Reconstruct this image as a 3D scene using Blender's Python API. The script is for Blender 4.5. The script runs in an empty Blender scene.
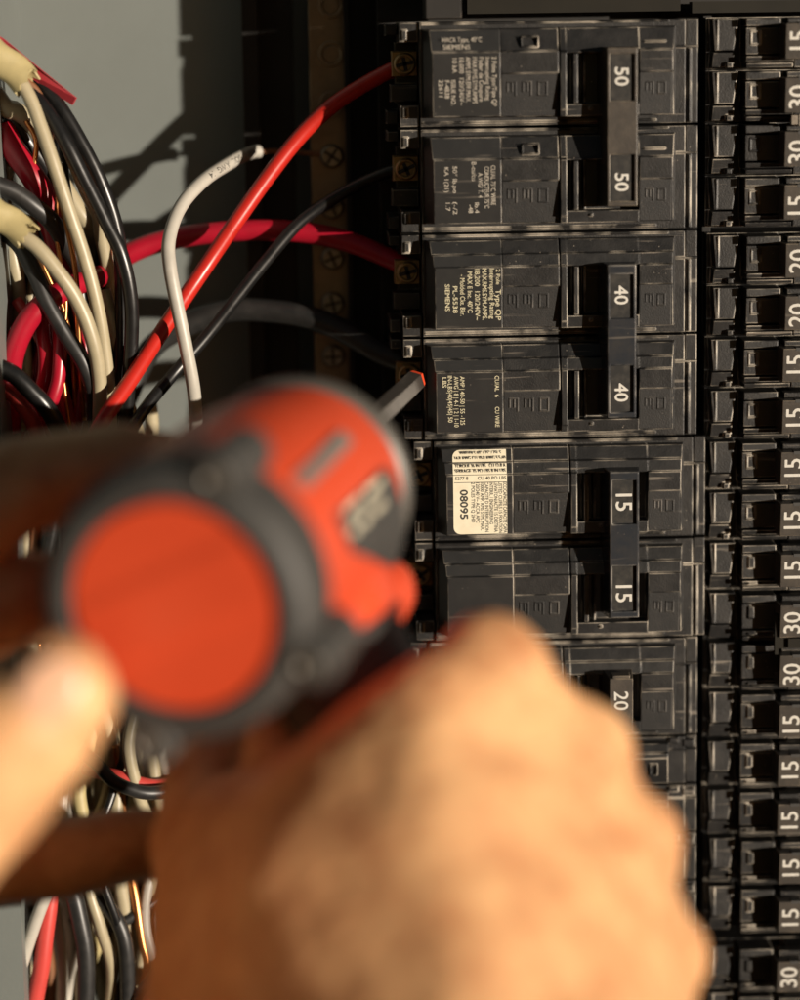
import bpy, bmesh, math, random
from mathutils import Vector, Matrix, Quaternion
random.seed(7)
SC = bpy.context.scene
COL = SC.collection
MM = 0.001

# ------------------------------------------------------------------ camera
DIST = 650.0            # mm from the lens to the breaker faces
TILT = math.radians(10.0)    # looking slightly down
YAW = math.radians(1.6)     # from slightly left
K = 0.248               # mm per photo pixel on the breaker faces
FPX = DIST / (K * math.cos(TILT))
fwd = Vector((math.sin(YAW) * math.cos(TILT), math.cos(YAW) * math.cos(TILT), -math.sin(TILT)))
right = fwd.cross(Vector((0, 0, 1))).normalized()
up = right.cross(fwd).normalized()
ROLL = math.radians(0.85)     # the camera is held very slightly askew
right, up = right * math.cos(ROLL) - up * math.sin(ROLL), up * math.cos(ROLL) + right * math.sin(ROLL)
CPOS = -fwd * DIST      # mm

cam = bpy.data.cameras.new('camera')
cam_o = bpy.data.objects.new('camera', cam)
COL.objects.link(cam_o)
rot = Matrix((right, up, -fwd)).transposed()
cam_o.matrix_world = Matrix.Translation(CPOS * MM) @ rot.to_4x4()
cam.sensor_fit = 'VERTICAL'
cam.sensor_height = 36.0
cam.sensor_width = 36.0
cam.lens = 36.0 * FPX / 1000.0
cam.clip_start = 0.01
cam.clip_end = 50.0
cam.dof.use_dof = True
cam.dof.focus_distance = (DIST - 1) * MM
cam.dof.aperture_fstop = 4.1
cam.dof.aperture_blades = 9
SC.camera = cam_o

def W(px, py, y):
    """photo pixel + depth y (mm behind the breaker faces) -> world point in mm"""
    d = fwd + right * ((px - 400) / FPX) + up * ((500 - py) / FPX)
    t = (y - CPOS.y) / d.y
    return CPOS + d * t

def px_mm(y):
    return K * (DIST + y) / DIST

# ------------------------------------------------------------------ light
KV = 50.8 / 210         # breaker units upwards: 210 to a two-inch breaker
SUN_DIR = Vector((-1.02, 1.0, -0.06)).normalized()   # the way the light travels
world = bpy.data.worlds.new('World')
SC.world = world
world.use_nodes = True
nt = world.node_tree
bg = nt.nodes['Background']
sky = nt.nodes.new('ShaderNodeTexSky')
sky.sky_type = 'NISHITA'
sky.sun_disc = False
sky.sun_elevation = math.asin(-SUN_DIR.z)
sky.sun_rotation = math.atan2(-SUN_DIR.x, -SUN_DIR.y)
nt.links.new(sky.outputs[0], bg.inputs[0])
bg.inputs[1].default_value = 0.04
sun = bpy.data.lights.new('sun', 'SUN')
sun.energy = 5.0
sun.angle = math.radians(0.8)
sun.color = (1.0, 0.885, 0.74)
sun_o = bpy.data.objects.new('sun', sun)
COL.objects.link(sun_o)
sun_o.rotation_euler = SUN_DIR.to_track_quat('-Z', 'Y').to_euler()
sun_o.location = -SUN_DIR * 3
SC.view_settings.view_transform = 'Standard'
SC.view_settings.look = 'None'
SC.view_settings.gamma = 1.0
SC.view_settings.exposure = 0.3
SC.view_settings.use_curve_mapping = False
SC.render.engine = 'CYCLES'
SC.cycles.use_denoising = True
SC.cycles.max_bounces = 6

# ------------------------------------------------------------------ materials
def node(nt, kind, **kw):
    n = nt.nodes.new(kind)
    for k, v in kw.items():
        setattr(n, k, v)
    return n

def mat(name, color, rough=0.5, metal=0.0, var=0.0, var_color=None, scale=300.0,
        bump=0.0, bump_scale=1500.0, edge=None, edge_r=0.35, edge_amt=1.0, sss=0.0, sss_r=(1, .35, .2),
        sss_scale=0.003, spec=0.5, coat=0.0, scratches=0.0, rough_var=0.0):
    m = bpy.data.materials.new(name)
    m.use_nodes = True
    nt = m.node_tree
    L = nt.links.new
    b = nt.nodes['Principled BSDF']
    b.inputs['Roughness'].default_value = rough
    b.inputs['Metallic'].default_value = metal
    b.inputs['Specular IOR Level'].default_value = spec
    b.inputs['Coat Weight'].default_value = coat
    if sss:
        b.inputs['Subsurface Weight'].default_value = sss
        b.inputs['Subsurface Radius'].default_value = sss_r
        b.inputs['Subsurface Scale'].default_value = sss_scale
    tc = node(nt, 'ShaderNodeTexCoord')
    rgb = node(nt, 'ShaderNodeRGB')
    rgb.outputs[0].default_value = (*color, 1)
    out = rgb.outputs[0]
    geo = node(nt, 'ShaderNodeNewGeometry')
    if var:
        n1 = node(nt, 'ShaderNodeTexNoise')
        n1.inputs['Scale'].default_value = scale
        n1.inputs['Detail'].default_value = 6
        n1.inputs['Roughness'].default_value = 0.65
        L(geo.outputs['Position'], n1.inputs['Vector'])
        rp = node(nt, 'ShaderNodeValToRGB')
        rp.color_ramp.elements[0].position = 0.42
        rp.color_ramp.elements[1].position = 0.72
        L(n1.outputs['Fac'], rp.inputs[0])
        mu = node(nt, 'ShaderNodeMath', operation='MULTIPLY')
        mu.inputs[1].default_value = var
        L(rp.outputs[0], mu.inputs[0])
        mx = node(nt, 'ShaderNodeMix', data_type='RGBA')
        L(mu.outputs[0], mx.inputs[0])
        L(out, mx.inputs[6])
        vc = var_color or tuple(min(1, c * 1.6) for c in color)
        mx.inputs[7].default_value = (*vc, 1)
        out = mx.outputs[2]
        if rough_var:
            ra = node(nt, 'ShaderNodeMath', operation='MULTIPLY_ADD')
            ra.inputs[1].default_value = rough_var
            ra.inputs[2].default_value = rough
            L(n1.outputs['Fac'], ra.inputs[0])
            L(ra.outputs[0], b.inputs['Roughness'])
    if scratches:
        # long thin scuffs and dust specks
        vo = node(nt, 'ShaderNodeTexVoronoi', feature='F1')
        vo.inputs['Scale'].default_value = 620
        L(geo.outputs['Position'], vo.inputs['Vector'])
        cm = node(nt, 'ShaderNodeMath', operation='LESS_THAN')
        cm.inputs[1].default_value = 0.10
        L(vo.outputs['Distance'], cm.inputs[0])
        n3 = node(nt, 'ShaderNodeTexNoise')
        n3.inputs['Scale'].default_value = 90
        L(geo.outputs['Position'], n3.inputs['Vector'])
        c3 = node(nt, 'ShaderNodeMath', operation='GREATER_THAN')
        c3.inputs[1].default_value = 0.56
        L(n3.outputs['Fac'], c3.inputs[0])
        m3 = node(nt, 'ShaderNodeMath', operation='MULTIPLY')
        L(cm.outputs[0], m3.inputs[0]); L(c3.outputs[0], m3.inputs[1])
        mp = node(nt, 'ShaderNodeMapping')
        mp.inputs['Rotation'].default_value = (0.3, 0.5, 0.4)
        mp.inputs['Scale'].default_value = (40, 400, 700)
        L(geo.outputs['Position'], mp.inputs['Vector'])
        n4 = node(nt, 'ShaderNodeTexNoise')
        n4.inputs['Scale'].default_value = 1.0
        n4.inputs['Detail'].default_value = 3
        L(mp.outputs[0], n4.inputs['Vector'])
        r4 = node(nt, 'ShaderNodeValToRGB')
        r4.color_ramp.elements[0].position = 0.66
        r4.color_ramp.elements[1].position = 0.74
        L(n4.outputs['Fac'], r4.inputs[0])
        ad = node(nt, 'ShaderNodeMath', operation='MAXIMUM')
        L(m3.outputs[0], ad.inputs[0]); L(r4.outputs[0], ad.inputs[1])
        ms = node(nt, 'ShaderNodeMath', operation='MULTIPLY')
        ms.inputs[1].default_value = scratches
        L(ad.outputs[0], ms.inputs[0])
        mx = node(nt, 'ShaderNodeMix', data_type='RGBA')
        L(ms.outputs[0], mx.inputs[0]); L(out, mx.inputs[6])
        mx.inputs[7].default_value = (0.22, 0.19, 0.155, 1)
        out = mx.outputs[2]
    nrm = None
    if edge:
        bv = node(nt, 'ShaderNodeBevel', samples=4)
        bv.inputs['Radius'].default_value = edge_r * MM
        dp = node(nt, 'ShaderNodeVectorMath', operation='DOT_PRODUCT')
        L(bv.outputs[0], dp.inputs[0]); L(geo.outputs['Normal'], dp.inputs[1])
        rp = node(nt, 'ShaderNodeMapRange')
        rp.inputs['From Min'].default_value = 0.992
        rp.inputs['From Max'].default_value = 0.90
        L(dp.outputs['Value'], rp.inputs['Value'])
        n2 = node(nt, 'ShaderNodeTexNoise')
        n2.inputs['Scale'].default_value = 130
        n2.inputs['Detail'].default_value = 5
        L(geo.outputs['Position'], n2.inputs['Vector'])
        r2 = node(nt, 'ShaderNodeValToRGB')
        r2.color_ramp.elements[0].position = 0.43
        r2.color_ramp.elements[1].position = 0.64
        L(n2.outputs['Fac'], r2.inputs[0])
        m2 = node(nt, 'ShaderNodeMath', operation='MULTIPLY')
        L(rp.outputs[0], m2.inputs[0]); L(r2.outputs[0], m2.inputs[1])
        m4 = node(nt, 'ShaderNodeMath', operation='MULTIPLY')
        m4.inputs[1].default_value = edge_amt
        L(m2.outputs[0], m4.inputs[0])
        mx = node(nt, 'ShaderNodeMix', data_type='RGBA')
        L(m4.outputs[0], mx.inputs[0]); L(out, mx.inputs[6])
        mx.inputs[7].default_value = (*edge, 1)
        out = mx.outputs[2]
        nrm = bv.outputs[0]
    if bump:
        nb = node(nt, 'ShaderNodeTexNoise')
        nb.inputs['Scale'].default_value = bump_scale
        nb.inputs['Detail'].default_value = 3
        L(geo.outputs['Position'], nb.inputs['Vector'])
        bp = node(nt, 'ShaderNodeBump')
        bp.inputs['Strength'].default_value = bump
        bp.inputs['Distance'].default_value = 0.0002
        L(nb.outputs['Fac'], bp.inputs['Height'])
        if nrm:
            L(nrm, bp.inputs['Normal'])
        nrm = bp.outputs[0]
    if nrm:
        L(nrm, b.inputs['Normal'])
    L(out, b.inputs['Base Color'])
    return m

DUST = (0.60, 0.53, 0.43)
M = {}
M['plastic'] = mat('black_phenolic', (0.010, 0.0097, 0.0096), 0.33, var=0.55, var_color=(0.030, 0.028, 0.026), scale=210,
                   bump=0.25, bump_scale=2600, edge=DUST, edge_r=0.52, edge_amt=1.0, scratches=0.7, rough_var=0.12)
M['plastic2'] = mat('charcoal_phenolic', (0.012, 0.0115, 0.0112), 0.37, var=0.55, var_color=(0.042, 0.038, 0.034), scale=150,
                    bump=0.3, bump_scale=2200, edge=DUST, edge_r=0.55, edge_amt=1.0, scratches=0.7, rough_var=0.1)
M['label_face'] = mat('smooth_black_face', (0.018, 0.0178, 0.0176), 0.33, var=0.4, var_color=(0.032, 0.031, 0.029), scale=200,
                      edge=DUST, edge_r=0.5, edge_amt=0.9, scratches=0.3)
M['recess'] = mat('textured_dark_recess', (0.011, 0.0105, 0.010), 0.55, var=0.5, var_color=(0.028, 0.025, 0.022), scale=300, bump=0.3, bump_scale=2600, edge=(0.13, 0.115, 0.098), edge_r=0.35, edge_amt=0.8, scratches=0.2)
M['handle'] = mat('handle_plastic', (0.048, 0.042, 0.036), 0.34, var=0.5, var_color=(0.10, 0.083, 0.066), scale=260,
                  bump=0.2, bump_scale=2000, edge=(0.42, 0.34, 0.24), edge_r=0.38, edge_amt=0.8, scratches=0.35)
M['gloss'] = mat('glossy_handle', (0.024, 0.027, 0.032), 0.2, var=0.4, var_color=(0.05, 0.045, 0.04), scale=300,
                 bump=0.12, bump_scale=900, edge=(0.50, 0.46, 0.40), edge_r=0.75, edge_amt=0.6, scratches=0.3)
M['inset'] = mat('rating_inset', (0.014, 0.0135, 0.0125), 0.6, spec=0.3, var=0.6, var_color=(0.06, 0.053, 0.043), scale=500)
M['white'] = mat('white_print', (0.56, 0.54, 0.49), 0.6, var=0.5, var_color=(0.45, 0.42, 0.36), scale=900)
M['print'] = mat('grey_print', (0.50, 0.45, 0.37), 0.6, var=0.8, var_color=(0.16, 0.14, 0.12), scale=700)
M['print_y'] = mat('yellow_print', (0.66, 0.60, 0.40), 0.6, var=0.5, var_color=(0.3, 0.27, 0.18), scale=900)
M['ink'] = mat('black_ink', (0.03, 0.028, 0.025), 0.6)
M['paper'] = mat('cream_sticker', (0.72, 0.66, 0.50), 0.55, var=0.5, var_color=(0.58, 0.50, 0.35), scale=220)
M['brass'] = mat('tarnished_brass', (0.42, 0.28, 0.12), 0.42, metal=0.45, var=0.6, var_color=(0.12, 0.09, 0.06), scale=700, edge=(0.7, .55, .3), edge_r=.3)
M['steel'] = mat('dull_steel_screw', (0.36, 0.32, 0.27), 0.38, metal=0.95, var=0.6, var_color=(0.14, 0.12, 0.10), scale=600)
M['bar'] = mat('aged_bar_metal', (0.28, 0.21, 0.14), 0.45, metal=0.8, var=0.5, var_color=(0.16, 0.12, 0.08), scale=300, edge=(.6, .5, .35), edge_r=.4)
M['cabinet'] = mat('grey_cabinet_paint', (0.152, 0.166, 0.155), 0.5, var=0.4, var_color=(0.122, 0.133, 0.122), scale=28, bump=0.15, bump_scale=700)
M['darkpan'] = mat('dark_interior', (0.018, 0.0165, 0.015), 0.6, var=0.5, var_color=(0.032, 0.028, 0.024), scale=80, spec=0.25, edge=(.12, .1, .08), edge_r=.4)
M['olive'] = mat('olive_strap', (0.016, 0.014, 0.010), 0.55, var=0.5, var_color=(0.010, 0.009, 0.007), scale=120, spec=0.15)
def wire_mat(n, c, rough=0.34, vc=None, var=0.35):
    return mat(n, c, rough, var=var, var_color=vc or tuple(x * 0.62 for x in c), scale=260, bump=0.12, bump_scale=500, rough_var=0.12)
M['w_red'] = wire_mat('red_insulation', (0.47, 0.020, 0.012), 0.26)
M['w_crim'] = wire_mat('crimson_insulation', (0.36, 0.007, 0.022), 0.28)
M['w_salmon'] = wire_mat('pinkish_red_insulation', (0.52, 0.055, 0.045), 0.36)
M['w_black'] = wire_mat('black_insulation', (0.008, 0.0078, 0.0078), 0.26, (0.018, 0.017, 0.016), 0.6)
M['w_grey'] = wire_mat('grey_black_insulation', (0.017, 0.0165, 0.016), 0.36, (0.038, 0.035, 0.032), 0.6)
M['w_cream'] = wire_mat('cream_insulation', (0.38, 0.325, 0.21), 0.34)
M['w_white'] = wire_mat('white_insulation', (0.44, 0.41, 0.355), 0.36)
M['w_sheath'] = wire_mat('yellowed_sheath', (0.42, 0.345, 0.165), 0.5)
M['tape'] = wire_mat('pink_red_tape', (0.50, 0.045, 0.06), 0.35)
M['w_copper'] = mat('bare_copper', (0.62, 0.26, 0.09), 0.32, metal=0.9, var=0.6, var_color=(0.25, 0.10, 0.04), scale=300)
M['w_brown'] = wire_mat('brown_paper_filler', (0.20, 0.085, 0.035), 0.5)
M['tool_red'] = mat('red_tool_plastic', (0.64, 0.072, 0.024), 0.4, var=0.6, var_color=(0.58, 0.06, 0.02), scale=60, bump=0.2, bump_scale=1200)
M['tool_dark'] = mat('dark_grey_rubber', (0.045, 0.043, 0.040), 0.55, var=0.4, var_color=(0.08, 0.075, 0.068), scale=90, bump=0.3, bump_scale=1500)
M['tool_grey'] = mat('grey_tool_metal', (0.105, 0.098, 0.085), 0.45, metal=0.2, var=0.4, var_color=(0.07, 0.065, 0.056), scale=90)
M['screw_dark'] = mat('dark_screw', (0.16, 0.145, 0.125), 0.4, metal=0.6)
M['vent_grey'] = mat('grey_vent_grille', (0.19, 0.175, 0.155), 0.5, var=0.4, var_color=(0.12, 0.11, 0.1), scale=200)
M['bit_steel'] = mat('dark_bit_steel', (0.14, 0.125, 0.11), 0.36, metal=0.7, var=0.5, var_color=(0.06, 0.055, 0.05), scale=300, edge=(.5, .44, .36), edge_r=.3)
M['bit_red'] = mat('red_bit_band', (0.75, 0.07, 0.02), 0.5)
M['skin'] = mat('skin', (0.76, 0.43, 0.205), 0.42, var=1.0, var_color=(0.50, 0.21, 0.09), scale=85, bump=1.0, bump_scale=240,
                sss=0.12, sss_r=(1, .4, .22), sss_scale=0.0025, rough_var=0.15)
M['nail'] = mat('finger_nail', (0.72, 0.42, 0.27), 0.28, sss=0.1)

# ------------------------------------------------------------------ mesh helpers (mm in, metres out)
HS = [1.0]     # how far breaker relief stands out (applied to what is proud of the base level)
class MB:
    def __init__(s):
        s.v, s.f = [], []
    def add(s, vs, fs):
        o = len(s.v)
        s.v += [tuple(p) for p in vs]
        s.f += [tuple(i + o for i in f) for f in fs]
        return s
    def frustum(s, back, front, yb, yf):
        """back/front = (x0, x1, z0, z1); yb deeper, yf nearer (smaller)"""
        def ring(r, y):
            x0, x1, z0, z1 = r
            return [(x0, y, z0), (x1, y, z0), (x1, y, z1), (x0, y, z1)]
        s.add(ring(front, yf) + ring(back, yb),
              [(0, 1, 2, 3), (7, 6, 5, 4), (0, 4, 5, 1), (1, 5, 6, 2), (2, 6, 7, 3), (3, 7, 4, 0)])
        return s
    def box(s, x0, x1, y0, y1, z0, z1):
        return s.frustum((x0, x1, z0, z1), (x0, x1, z0, z1), max(y0, y1), min(y0, y1))
    def tube(s, pts, r, n=12, flat=1.0):
        """smooth tube through world points (mm); r number or list"""
        P = spline(pts)
        R = r if isinstance(r, list) else [r] * 2
        N = len(P)
        frames = frames_of(P)
        vs, fs = [], []
        for i, (p, (t, a, b)) in enumerate(zip(P, frames)):
            q = i / (N - 1) * (len(R) - 1)
            k = min(int(q), len(R) - 2)
            rr = R[k] + (R[k + 1] - R[k]) * (q - k)
            for j in range(n):
                an = 2 * math.pi * j / n
                vs.append(p + a * (math.cos(an) * rr) + b * (math.sin(an) * rr * flat))
        for i in range(N - 1):
            for j in range(n):
                j2 = (j + 1) % n
                fs.append((i * n + j, (i + 1) * n + j, (i + 1) * n + j2, i * n + j2))
        fs.append(tuple(range(n)))
        fs.append(tuple((N - 1) * n + j for j in reversed(range(n))))
        return s.add(vs, fs)
    def lathe(s, prof, n=48, cx=0, cy=0, mat4=None, cap=True):
        """prof = [(t, r)] along local z; optional 4x4 (mm)"""
        vs, fs = [], []
        for t, r in prof:
            for j in range(n):
                an = 2 * math.pi * j / n
                p = Vector((cx + math.cos(an) * r, cy + math.sin(an) * r, t))
                vs.append(mat4 @ p if mat4 else p)
        for i in range(len(prof) - 1):
            for j in range(n):
                j2 = (j + 1) % n
                fs.append((i * n + j, i * n + j2, (i + 1) * n + j2, (i + 1) * n + j))
        if cap:
            fs.append(tuple(reversed(range(n))))
            fs.append(tuple((len(prof) - 1) * n + j for j in range(n)))
        return s.add(vs, fs)
    def build(s, name, m, parent=None, smooth=False, loc=None):
        me = bpy.data.meshes.new(name)
        me.from_pydata([(x * MM, (y * HS[0] if y < 0 else y) * MM, z * MM) for x, y, z in s.v], [], s.f)
        me.validate()
        bm = bmesh.new()
        bm.from_mesh(me)
        bmesh.ops.recalc_face_normals(bm, faces=bm.faces)
        bm.to_mesh(me)
        bm.free()
        me.materials.append(M[m])
        if smooth:
            me.polygons.foreach_set('use_smooth', [True] * len(me.polygons))
            if smooth != 'all':
                try:
                    me.set_sharp_from_angle(angle=math.radians(40))
                except Exception:
                    pass
        o = bpy.data.objects.new(name, me)
        COL.objects.link(o)
        if parent:
            o.parent = parent
        if loc is not None:
            o.location = Vector(loc) * MM
        return o

def spline(pts, sub=9):
    P = [Vector(p) for p in pts]
    if len(P) == 2:
        return [P[0].lerp(P[1], i / 6) for i in range(7)]
    Q = [P[0] * 2 - P[1]] + P + [P[-1] * 2 - P[-2]]
    out = []
    for i in range(1, len(Q) - 2):
        a, b, c, d = Q[i - 1], Q[i], Q[i + 1], Q[i + 2]
        for k in range(sub):
            t = k / sub
            out.append(0.5 * ((2 * b) + (c - a) * t + (2 * a - 5 * b + 4 * c - d) * t * t + (3 * b - a - 3 * c + d) * t ** 3))
    out.append(P[-1])
    return out

def frames_of(P):
    fr = []
    n = None
    for i in range(len(P)):
        t = (P[min(i + 1, len(P) - 1)] - P[max(i - 1, 0)]).normalized()
        if n is None:
            n = t.cross(Vector((0, 1, 0)))
            if n.length < 1e-3:
                n = t.cross(Vector((1, 0, 0)))
        n = (n - t * n.dot(t)).normalized()
        fr.append((t, n, t.cross(n)))
    return fr

def thing(name, label, cat, loc=(0, 0, 0), group=None):
    o = bpy.data.objects.new(name, None)
    o.empty_display_size = 0.01
    COL.objects.link(o)
    o.location = Vector(loc) * MM
    tag(o, label, cat, group)
    return o

def tag(o, label=None, cat=None, group=None, kind=None):
    for k, v in (('label', label), ('category', cat), ('group', group), ('kind', kind)):
        if v:
            o[k] = v
    return o

_tc = {}
def text_geo(s):
    """flat glyph geometry of height about 1 (cap height 0.7), centred"""
    if s not in _tc:
        cu = bpy.data.curves.new('tmp', 'FONT')
        cu.body = s
        cu.resolution_u = 3
        cu.align_x = 'CENTER'
        o = bpy.data.objects.new('tmp', cu)
        COL.objects.link(o)
        me = bpy.data.meshes.new_from_object(o)
        vs = [(v.co.x, v.co.y - 0.35) for v in me.vertices]
        fs = [tuple(p.vertices) for p in me.polygons]
        bpy.data.objects.remove(o)
        bpy.data.curves.remove(cu)
        bpy.data.meshes.remove(me)
        _tc[s] = (vs, fs)
    return _tc[s]

def add_text(mb, s, x, z, y, size, turn=0, width=None, bold=0.0):
    """turn 0 upright, 1 reads downwards, -1 reads upwards; (x,z) centre in mm, on the plane y"""
    vs, fs = text_geo(s)
    w = max(v[0] for v in vs) - min(v[0] for v in vs)
    sx = size if width is None else width / w
    offs = [(0, 0)] if not bold else [(-bold, 0), (bold, 0), (0, bold), (0, -bold)]
    for k, (ox, oz) in enumerate(offs):
        out = []
        for a, b in vs:
            a *= sx; b *= size
            if turn == 0:   p = (x + a, z + b)
            elif turn == 1: p = (x + b, z - a)
            else:           p = (x - b, z + a)
            out.append((p[0] + ox, y - k * 0.006, p[1] + oz))
        mb.add(out, fs)

# ------------------------------------------------------------------ the panel box (setting around the breakers)
def BX(px, y=0.0, py=500): return W(px, py, y).x
def BZ(py, y=0.0, px=400): return W(px, py, y).z

WALL_Y = 62.0
b = MB(); b.box(-230, 260, WALL_Y, WALL_Y + 2, -290, 290)
tag(b.build('cabinet_back', 'cabinet'), kind='structure')
cab = thing('cabinet_side', 'grey painted steel side flange of the panel box at the left edge', 'panel box', W(10, 980, -12))
fx = W(4, 480, -12).x
o0 = cab.location / MM
b = MB(); b.box(fx - 40, fx, -13.4, -12, -230, 230)
b.build('flange', 'cabinet', cab).location = -cab.location
b = MB(); b.box(fx - 1.6, fx - 0.05, -11.9, WALL_Y, -230, 230)
b.build('side_plate', 'cabinet', cab).location = -cab.location

# mounting base behind the breakers
base = thing('mounting_base', 'black plastic mounting base behind the breaker columns', 'mounting base', (0, 0, 0))
b = MB()
b.box(BX(385, 34), 235, 32, 50, -235, 235)
b.box(BX(352, 48), BX(384, 48), 44, 58, -235, 235)
b.build('base_plate', 'darkpan', base)
b = MB()
b.box(BX(352, 42), BX(357, 42), 40, 43.9, -235, 130)
b.build('side_rib', 'darkpan', base)
b = MB()
b.box(BX(450, 40), 230, 26, 31.8, BZ(13, 30), BZ(-60, 30))
b.build('top_plate', 'darkpan', base)
b = MB(); b.box(BX(690, 14), 230, 14, 19.5, BZ(17.5, 16), BZ(6, 16))
b.build('top_strap', 'olive', base)
b = MB(); b.box(BX(472, 16), BX(678, 16), 15, 19.2, BZ(15, 16), BZ(-8, 16))
b.build('top_strap', 'olive', base)
b = MB(); b.box(BX(432, 4), BX(466, 4), 1.5, 25.5, BZ(18.6, 2), 175); b.box(BX(466, 4) + .1, 225, 1.5, 25, BZ(-14, 2), 175)
b.build('added_sun_block', 'darkpan', base)  # added blocks, mostly out of view, keeping sun off the bar and wall
# centre spine between columns
b = MB(); b.box(BX(699, 20), BX(707, 20), 17, 25.7, -235, BZ(20, 18))
b.build('spine', 'darkpan', base)

# neutral bar with screws
nb_y = 45.0
nbar = thing('neutral_bar', 'brown metal terminal bar with a column of screws left of the breakers', 'terminal bar', W(330, 800, nb_y))
nx0, nx1 = BX(312, nb_y, 200), BX(348, nb_y, 200)
b = MB(); b.box(nx0, nx1, nb_y, nb_y + 9, -235, 130)
ob = b.build('bar', 'bar', nbar); ob.location = -nbar.location
b = MB(); b.box(nx0 - 17, nx0 - 4, nb_y + 8, nb_y + 11, -235, 130); b.box(nx0 - 17, nx0 - 13, nb_y + 4, nb_y + 8, -235, 130)
ob = b.build('insulating_strip', 'darkpan', nbar); ob.location = -nbar.location
for i, py in enumerate([5, 54, 104, 156, 207, 258, 303, 356, 408, 458, 508]):
    c = W(331 + py * 0.006, py, nb_y)
    b = MB()
    mrot = Matrix.Translation(c) @ Matrix.Rotation(math.radians(90), 4, 'X')
    if py < 60 or py == 104:   # empty hole with a sunk screw
        b.lathe([(0.3, 3.3), (0.5, 3.2), (0.5, 2.3), (0.1, 2.2)], 24, mat4=mrot)
    else:
        b.lathe([(0, 3.0), (1.4, 3.0), (2.2, 2.4), (2.2, 0.01)], 24, mat4=mrot)
        a = random.uniform(0, 3)
    s = b.build('screw', 'steel' if py > 110 else 'bar', nbar, smooth=True); s.location = -nbar.location
    if not (py < 110):
        b = MB()
        R2 = mrot @ Matrix.Rotation(a, 4, 'Z')
        for (lx, ly) in ((2.3, .35), (.35, 2.3)):
            vs = [R2 @ Vector((sx * lx, sy * ly, zz)) for zz in (2.21, 2.26) for sx, sy in ((-1, -1), (1, -1), (1, 1), (-1, 1))]
            b.add(vs, [(0, 1, 2, 3), (4, 5, 6, 7), (0, 1, 5, 4), (1, 2, 6, 5), (2, 3, 7, 6), (3, 0, 4, 7)])
        b.build('slot', 'ink', s)

# ------------------------------------------------------------------ breakers
H0 = 6.5                  # base level sits this far behind the focus plane
HS[0] = 0.62
def prism(mb, prof, u0, u1, draft=None, rdraft=None):
    """profile (v,h) swept from u0 to u1 (photo-pixel units, h in mm)"""
    n = len(prof)
    vs = []
    for v, h in prof:
        a = u0 if draft is None else u0 - draft * max(0, (10 - h)) / 10
        vs.append((a * K, -h, -v * KV))
    for v, h in prof:
        a = u1 if rdraft is None else u1 + rdraft * max(0, (10 - h)) / 10
        vs.append((a * K, -h, -v * KV))
    fs = [(i, (i + 1) % n, n + (i + 1) % n, n + i) for i in range(n)]
    fs += [tuple(reversed(range(n))), tuple(range(n, 2 * n))]
    mb.add(vs, fs)

def ub(mb, u0, u1, v0, v1, h0, h1, d=0.0):
    """box in breaker units with optional draft d (px) at the front"""
    mb.frustum((u0 * K, u1 * K, -v1 * KV, -v0 * KV),
               ((u0 + d) * K, (u1 - d) * K, -(v1 - d) * KV, -(v0 + d) * KV), -min(h0, h1), -max(h0, h1))

def off(prof, dv):
    return [(v + dv, h) for v, h in prof]

def pole_base(mb, v0, vh=105.0):
    """low housing of one pole: right field, rims and the ears round the terminal cavity"""
    ub(mb, 20, 279, v0 + 0.8, v0 + vh - 0.8, -24, 0, 0.6)
    ub(mb, 279.2, 291.5, v0 + 0.8, v0 + vh - 0.8, -24, -0.9, 0.5)
    ub(mb, 281, 284, v0 + 30, v0 + vh - 2, -1.2, 0.25, 0.5)
    ub(mb, 268, 291, v0 + 27, v0 + 29.5, -0.5, 0.4, 0.5)
    # ears
    ub(mb, 0, 19.8, v0 + 0.8, v0 + 21, -20, -0.8, 0.8)
    ub(mb, -12, -0.2, v0 + 3, v0 + 14, -20, -6, 0.8)
    ub(mb, 0, 19.8, v0 + 82, v0 + vh - 0.8, -20, -0.8, 0.8)
    ub(mb, -12, -0.2, v0 + 88, v0 + vh - 3, -20, -6, 0.8)
    ub(mb, 3, 9, v0 + 8, v0 + 19, -2, -0.2, 0.8)
    ub(mb, 3, 9, v0 + 84, v0 + 95, -2, -0.2, 0.8)
    ub(mb, -2, 19.7, v0 + 21, v0 + 82, -24, -15, 0)
    ub(mb, -8, 19.6, v0 + 62, v0 + 80, -15.2, -9, 0.8)
    # ridge lines between the poles
    ub(mb, 22, 262, v0 + 1.8, v0 + 3.6, -0.5, 0.5, 0.5)
    ub(mb, 22, 250, v0 + 99, v0 + 101, -0.5, 0.6, 0.5)

def letter(mb, u, v, h, kind, s=1.0, slope=0.0):
    t = 1.1 * s
    w, g = 9 * s, 14 * s
    def bar(a0, a1, c0, c1):
        ha, hb_ = h - slope * c0, h - slope * c1
        vs = [((u + a0) * K, -ha, -(v + c0) * KV), ((u + a1) * K, -ha, -(v + c0) * KV), ((u + a1) * K, -hb_, -(v + c1) * KV), ((u + a0) * K, -hb_, -(v + c1) * KV)]
        vs += [(x, y + 1.5, z) for x, y, z in vs]
        mb.add(vs, [(0, 1, 2, 3), (7, 6, 5, 4), (0, 4, 5, 1), (1, 5, 6, 2), (2, 6, 7, 3), (3, 7, 4, 0)])
    if kind == 'E':
        bar(0, w, 0, t); bar(w - t, w, t + .05, g); bar(0, t, t + .05, g * .7); bar(w * .5, w * .5 + t, t + .05, g * .7)
    else:
        bar(0, w, 0, t); bar(0, t, t + .05, g - t - .05); bar(w - t, w, t + .05, g - t - .05); bar(0, w, g - t, g)

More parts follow.
